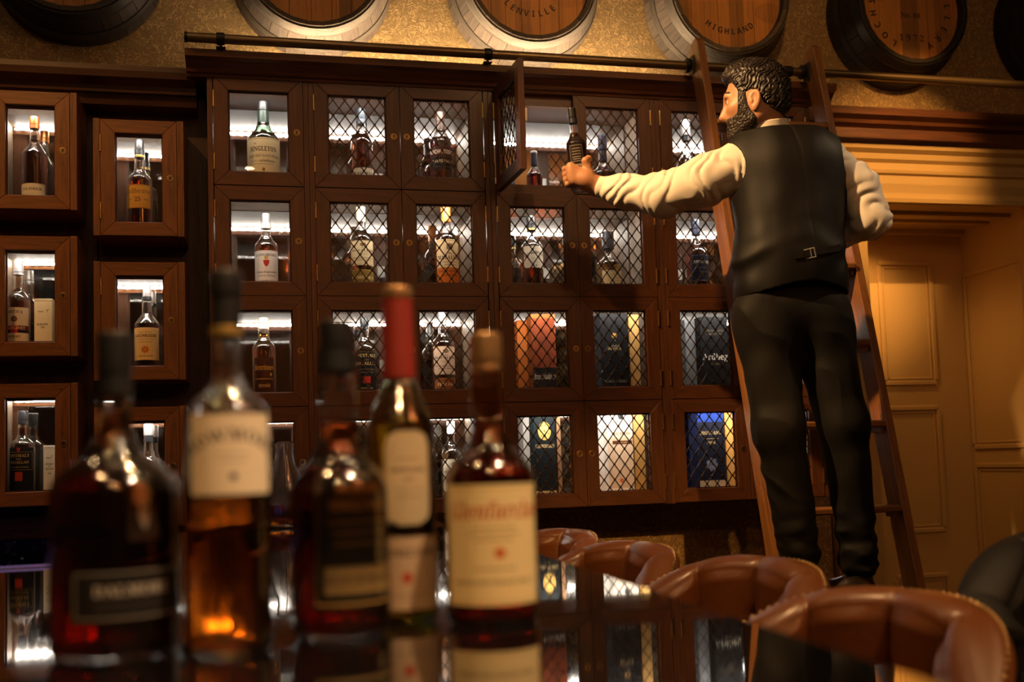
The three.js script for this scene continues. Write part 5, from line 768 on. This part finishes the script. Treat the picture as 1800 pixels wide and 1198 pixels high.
  { // cuff and collar
    const mid = wrL.clone().addScaledVector(dirL, 0.024), g = lathe([[0.0335, -0.032], [0.037, -0.034], [0.0395, -0.03], [0.0425, 0.03], [0.039, 0.034], [0.036, 0.03]], 40), q = new THREE.Quaternion().setFromUnitVectors(V3(0, 1, 0), dirL); const m = part('cuff', g, mShirt, person, mid.toArray()); m.quaternion.copy(q);
    const b = new THREE.CylinderGeometry(0.0048, 0.0048, 0.002, 14); const c = part('cuff_button', b, SM({ color: lin(0.8, 0.77, 0.7), roughness: 0.3 }), person, mid.clone().addScaledVector(FW_, -0.041).addScaledVector(V3(0, 1, 0), -0.006).toArray()); c.quaternion.setFromUnitVectors(V3(0, 1, 0), FW_.clone().negate());
    const up = nkTop.clone().sub(nk).normalize(), col = part('collar', lathe([[0.083, -0.034], [0.087, -0.032], [0.0775, 0.026], [0.0745, 0.03], [0.071, 0.028], [0.072, -0.01]], 48), mShirt, person, nk.clone().addScaledVector(up, 0.022).toArray()); col.quaternion.setFromUnitVectors(V3(0, 1, 0), up.clone().add(V3(0, 0.6, -0.05)).normalize()); }
  // ---- waistcoat
  const holeL = cone(off(shL, -0.005, -0.03, 0), off(shL, -0.3, -0.08, -0.05), 0.098, 0.14), holeR = cone(off(shR, 0.012, -0.03, 0), off(shR, 0.3, -0.06, 0), 0.098, 0.14), topCut = nk.y + 0.005;
  const vestBody = blend(0.08, torsoCore, ell(off(waist, 0, -0.02, 0.012), 0.168, 0.2, 0.115, yaw), ell(off(chest, 0, 0.0, 0), 0.178, 0.19, 0.118, yaw));
  const seamX = (y) => mix(nk.x, waist.x, clamp((nk.y - y) / (nk.y - waist.y), 0, 1)); const vestWr = (x, y, z) => -0.0018 * Math.exp(-(((x - seamX(y) - 0.02) / 0.005) ** 2)) + 0.006 * noise3.noise(x * 12, y * 7, z * 12) + 0.007 * Math.sin(y * 40 + noise3.noise(x * 6, y * 6, 2) * 5) * clamp((2.06 - y) * 5, 0, 1) * (0.5 + noise3.noise(x * 7, y * 4, 5));
  const vestF = (x, y, z) => { let d = vestBody(x, y, z) - 0.013 - vestWr(x, y, z); d = smax(d, -holeL(x, y, z), 0.008); d = smax(d, -holeR(x, y, z), 0.008); d = smax(d, -(neck(x, y, z) - 0.022), 0.006); d = smax(d, y - topCut, 0.006); const hem = A(1392, 516, 3.57).y + 0.018 * Math.cos((x - waist.x) * 14); d = smax(d, hem - y, 0.004); return d; };
  const mVest = PM({ color: lin(0.005, 0.004, 0.0034), specularIntensity: 0.4, roughness: 0.55, bumpMap: weaveBump, bumpScale: 0.0002, sheen: 0.08, sheenColor: lin(0.1, 0.08, 0.05), sheenRoughness: 0.4 });
  part('waistcoat', nets(vestF, [1.42, 1.72, 0.62], [2.08, nk.y + 0.03, 1.14], 0.0065), mVest, person);
  const surf = (px, py, f, lift) => { const d = rayDir(px, py).normalize(); let p = at(px, py, 3.15); for (let i = 0; i < 200; i++) { const v = f(p.x, p.y, p.z) - lift; if (v < 0.0004) break; p = p.addScaledVector(d, Math.max(v * 0.6, 0.0004)); } return p; };
  { const ps = [[1478, 434], [1466, 437], [1452, 439], [1438, 441], [1424, 444], [1410, 447], [1396, 449]].map(([a, b]) => surf(a, b, vestF, 0.003)), pos = [], idx = []; // back strap
    const wv = V3(0, 0.0115, 0); ps.forEach((p, i) => { const n = rayDir(1430, 440).normalize().negate().multiplyScalar(0.002); for (const [s, k] of [[1, 1], [-1, 1], [-1, -1], [1, -1]]) { const q = p.clone().addScaledVector(wv, s).addScaledVector(n, k); pos.push(q.x, q.y, q.z); } if (i) for (let k = 0; k < 4; k++) { const a = (i - 1) * 4 + k, b = (i - 1) * 4 + (k + 1) % 4; idx.push(a, b, a + 4, b, b + 4, a + 4); } });
    const g = new THREE.BufferGeometry(); g.setAttribute('position', new THREE.Float32BufferAttribute(pos, 3)); g.setIndex(idx); const n = g.toNonIndexed(); n.computeVertexNormals(); part('back_strap', planarUV(n), mVest, person);
    const bp = surf(1424, 445, vestF, 0.006), fr2 = merged([[0.036, 0.004, 0, 0.015], [0.036, 0.004, 0, -0.015], [0.004, 0.03, -0.016, 0], [0.004, 0.03, 0.016, 0], [0.003, 0.03, 0.003, 0]].map(([a, b, x, y]) => new RoundedBoxGeometry(a, b, 0.003, 2, 0.001).translate(x, y, 0))); const bk = part('buckle', fr2, mSteel, person, bp.toArray()); bk.lookAt(camera.position); bk.rotateZ(0.15); }
  // ---- trousers
  const legFold = (x, y, z) => 0.02 * noise3.noise(x * 13, y * 24, z * 13) * clamp((1.08 - y) * 5, 0, 1) + 0.007 * noise3.noise(x * 11, y * 6, z * 11) + 0.008 * (1 - Math.abs(Math.sin(y * 15 + x * 16 + noise3.noise(x * 5, y * 5, z * 5) * 4))) * clamp(0.4 + noise3.noise(x * 5 + 9, y * 3, z * 4) * 1.6, 0, 1);
  const stack = (y, y0) => 0.0 * Math.exp(-(((y - y0 - 0.06) / 0.1) ** 2));
  const kL2 = A(1371, 752, 3.5), trL = blend(0.045, cone(hipL, kL2, 0.112, 0.085), cone(kL2, anL, 0.083, 0.071)), trR = blend(0.045, cone(hipR, knR, 0.11, 0.083), cone(knR, anR, 0.08, 0.066));
  const trouF = (x, y, z) => { let l = trL(x, y, z) - stack(y, anL.y) * 0.8, r = trR(x, y, z) - stack(y, anR.y); let d = smin(l, r, 0.03 + 0.07 * clamp((y - (hipL.y - 0.2)) * 5, 0, 1)); d = smin(d, ell(off(pelv, 0, 0.03, 0), 0.176, 0.2, 0.12, yaw)(x, y, z), 0.06); d = smin(d, seatF(x, y, z) - 0.012, 0.05); d -= legFold(x, y, z) - 0.003; d = smax(d, y - (pelv.y + 0.17), 0.01); const t = (x - anL.x) / (anR.x - anL.x); return smax(d, mix(anL.y - 0.05, anR.y - 0.07, clamp(t, 0, 1)) - y, 0.006); };
  part('trousers', nets(trouF, [1.46, anR.y - 0.12, 0.6], [2.1, pelv.y + 0.2, 1.16], 0.0075), PM({ color: lin(0.006, 0.0048, 0.004), specularIntensity: 0.35, roughness: 0.7, bumpMap: weaveBump, bumpScale: 0.0003, sheen: 0.08, sheenColor: lin(0.12, 0.1, 0.07), sheenRoughness: 0.5 }), person);
  // ---- shoes on the step
  const mShoe = PM({ color: lin(0.02, 0.012, 0.009), roughness: 0.28, clearcoat: 0.6, clearcoatRoughness: 0.15 }), mSole = SM({ color: lin(0.01, 0.008, 0.007), roughness: 0.7 });
  for (const [an, dir] of [[anL, V3(-0.15, 0, -1)], [anR, V3(-0.62, 0, -0.78)]]) {
    const d = dir.normalize(), y0 = 0.727, heel = an.clone().addScaledVector(d, -0.035).setY(y0), toe = heel.clone().addScaledVector(d, 0.255), P = (t, y, s = 0) => heel.clone().lerp(toe, t).add(V3(-d.z * s, y, d.x * s));
    const upper = blend(0.03, cone(P(0.08, 0.045), P(0.3, 0.05), 0.036, 0.04), cone(P(0.3, 0.05), P(0.7, 0.032), 0.042, 0.044), cone(P(0.7, 0.032), P(0.92, 0.03), 0.044, 0.03), cone(P(0.14, 0.06), V3(an.x, an.y - 0.03, an.z), 0.037, 0.042));
    const lo = [Math.min(heel.x, toe.x) - 0.08, y0 - 0.01, Math.min(heel.z, toe.z) - 0.08], hi = [Math.max(heel.x, toe.x) + 0.08, y0 + 0.18, Math.max(heel.z, toe.z) + 0.08];
    const sh = part('shoe', nets((x, y, z) => smax(upper(x, y, z), y0 + 0.012 - y, 0.004), lo, hi, 0.005), mShoe, person);
    const soleF = (x, y, z) => { const dd = Math.min(cone(P(0.1, 0), P(0.3, 0), 0.038, 0.036)(x, y0, z), cone(P(0.3, 0), P(0.72, 0), 0.036, 0.049)(x, y0, z), cone(P(0.72, 0), P(0.93, 0), 0.049, 0.032)(x, y0, z)); const t = ((x - heel.x) * d.x + (z - heel.z) * d.z) / 0.255; return Math.max(dd, y - (y0 + 0.016), (t < 0.3 ? y0 - 0.0 : y0 + 0.0) - y + 0.001); };
    part('sole', nets(soleF, lo, hi, 0.005), mSole, sh);
  }
  { const rp = onB(0.55 + (reach[2] - 0.55) * 0.22, ups[2], bR + fr[2]), ax = onB(0.55 + (reach[2] - 0.55) * 0.4, ups[2], bR + fr[2]).sub(onB(0.55, ups[2], bR + fr[2] + 0.006)).normalize(); const m = part('ring', new THREE.TorusGeometry(0.0112, 0.0022, 10, 28), mBrass, person, rp.toArray()); m.quaternion.setFromUnitVectors(V3(0, 0, 1), ax); }
  // ---- the bottle he is taking
  { const k = 0.03 / 1, base = bBx.clone().addScaledVector(axis, -0.03), top = bAx, hgt = top.distanceTo(base); void k;
    const t = thing('whisky_bottle', 'dark whisky bottle with pale printing held in the left hand of the man', 'bottle', base.toArray()); t.quaternion.setFromUnitVectors(V3(0, 1, 0), axis); t.rotateY(-0.35);
    buildBottle(t, { ...STD, h: hgt, r: bR - 0.001, sh: 0.55, nb: 0.7, neck: 0.42, lip: 0.87, fill: 0.7, bulge: 0.05, liq: LIQ.dark, cap: { y0: 0.81, mat: CAPS.navy, top: CAPS.black, r: 0.4, ridge: true }, labels: [{ y0: 0.13, y1: 0.55, arc: 2.3, mat: SM({ map: printed(320, 420, { bg: '#140806', draw: both(rectm('#c9bfae', 0.22, 0.05, 0.78, 0.5, 0.008), scrib('#cfc6b4', [[0.14, 0.3, 0.7], [0.22, 0.3, 0.7], [0.3, 0.3, 0.7], [0.38, 0.3, 0.7], [0.44, 0.34, 0.66]]), rectm('#8a7a60', 0.1, 0.69, 0.9, 0.7)), lines: [['GLENDRONACH', 0.5, 0.63, 0.12, '#d8d0be'], ['18', 0.5, 0.78, 0.1, '#d8d0be'], ['AGED YEARS', 0.5, 0.88, 0.05, '#cfc6b4']] }), roughness: 0.35 }) }] }, 40); }
}
scene.traverse((o) => { if (o.isMesh) { o.castShadow = true; o.receiveShadow = true; } });
renderer.render(scene, camera);
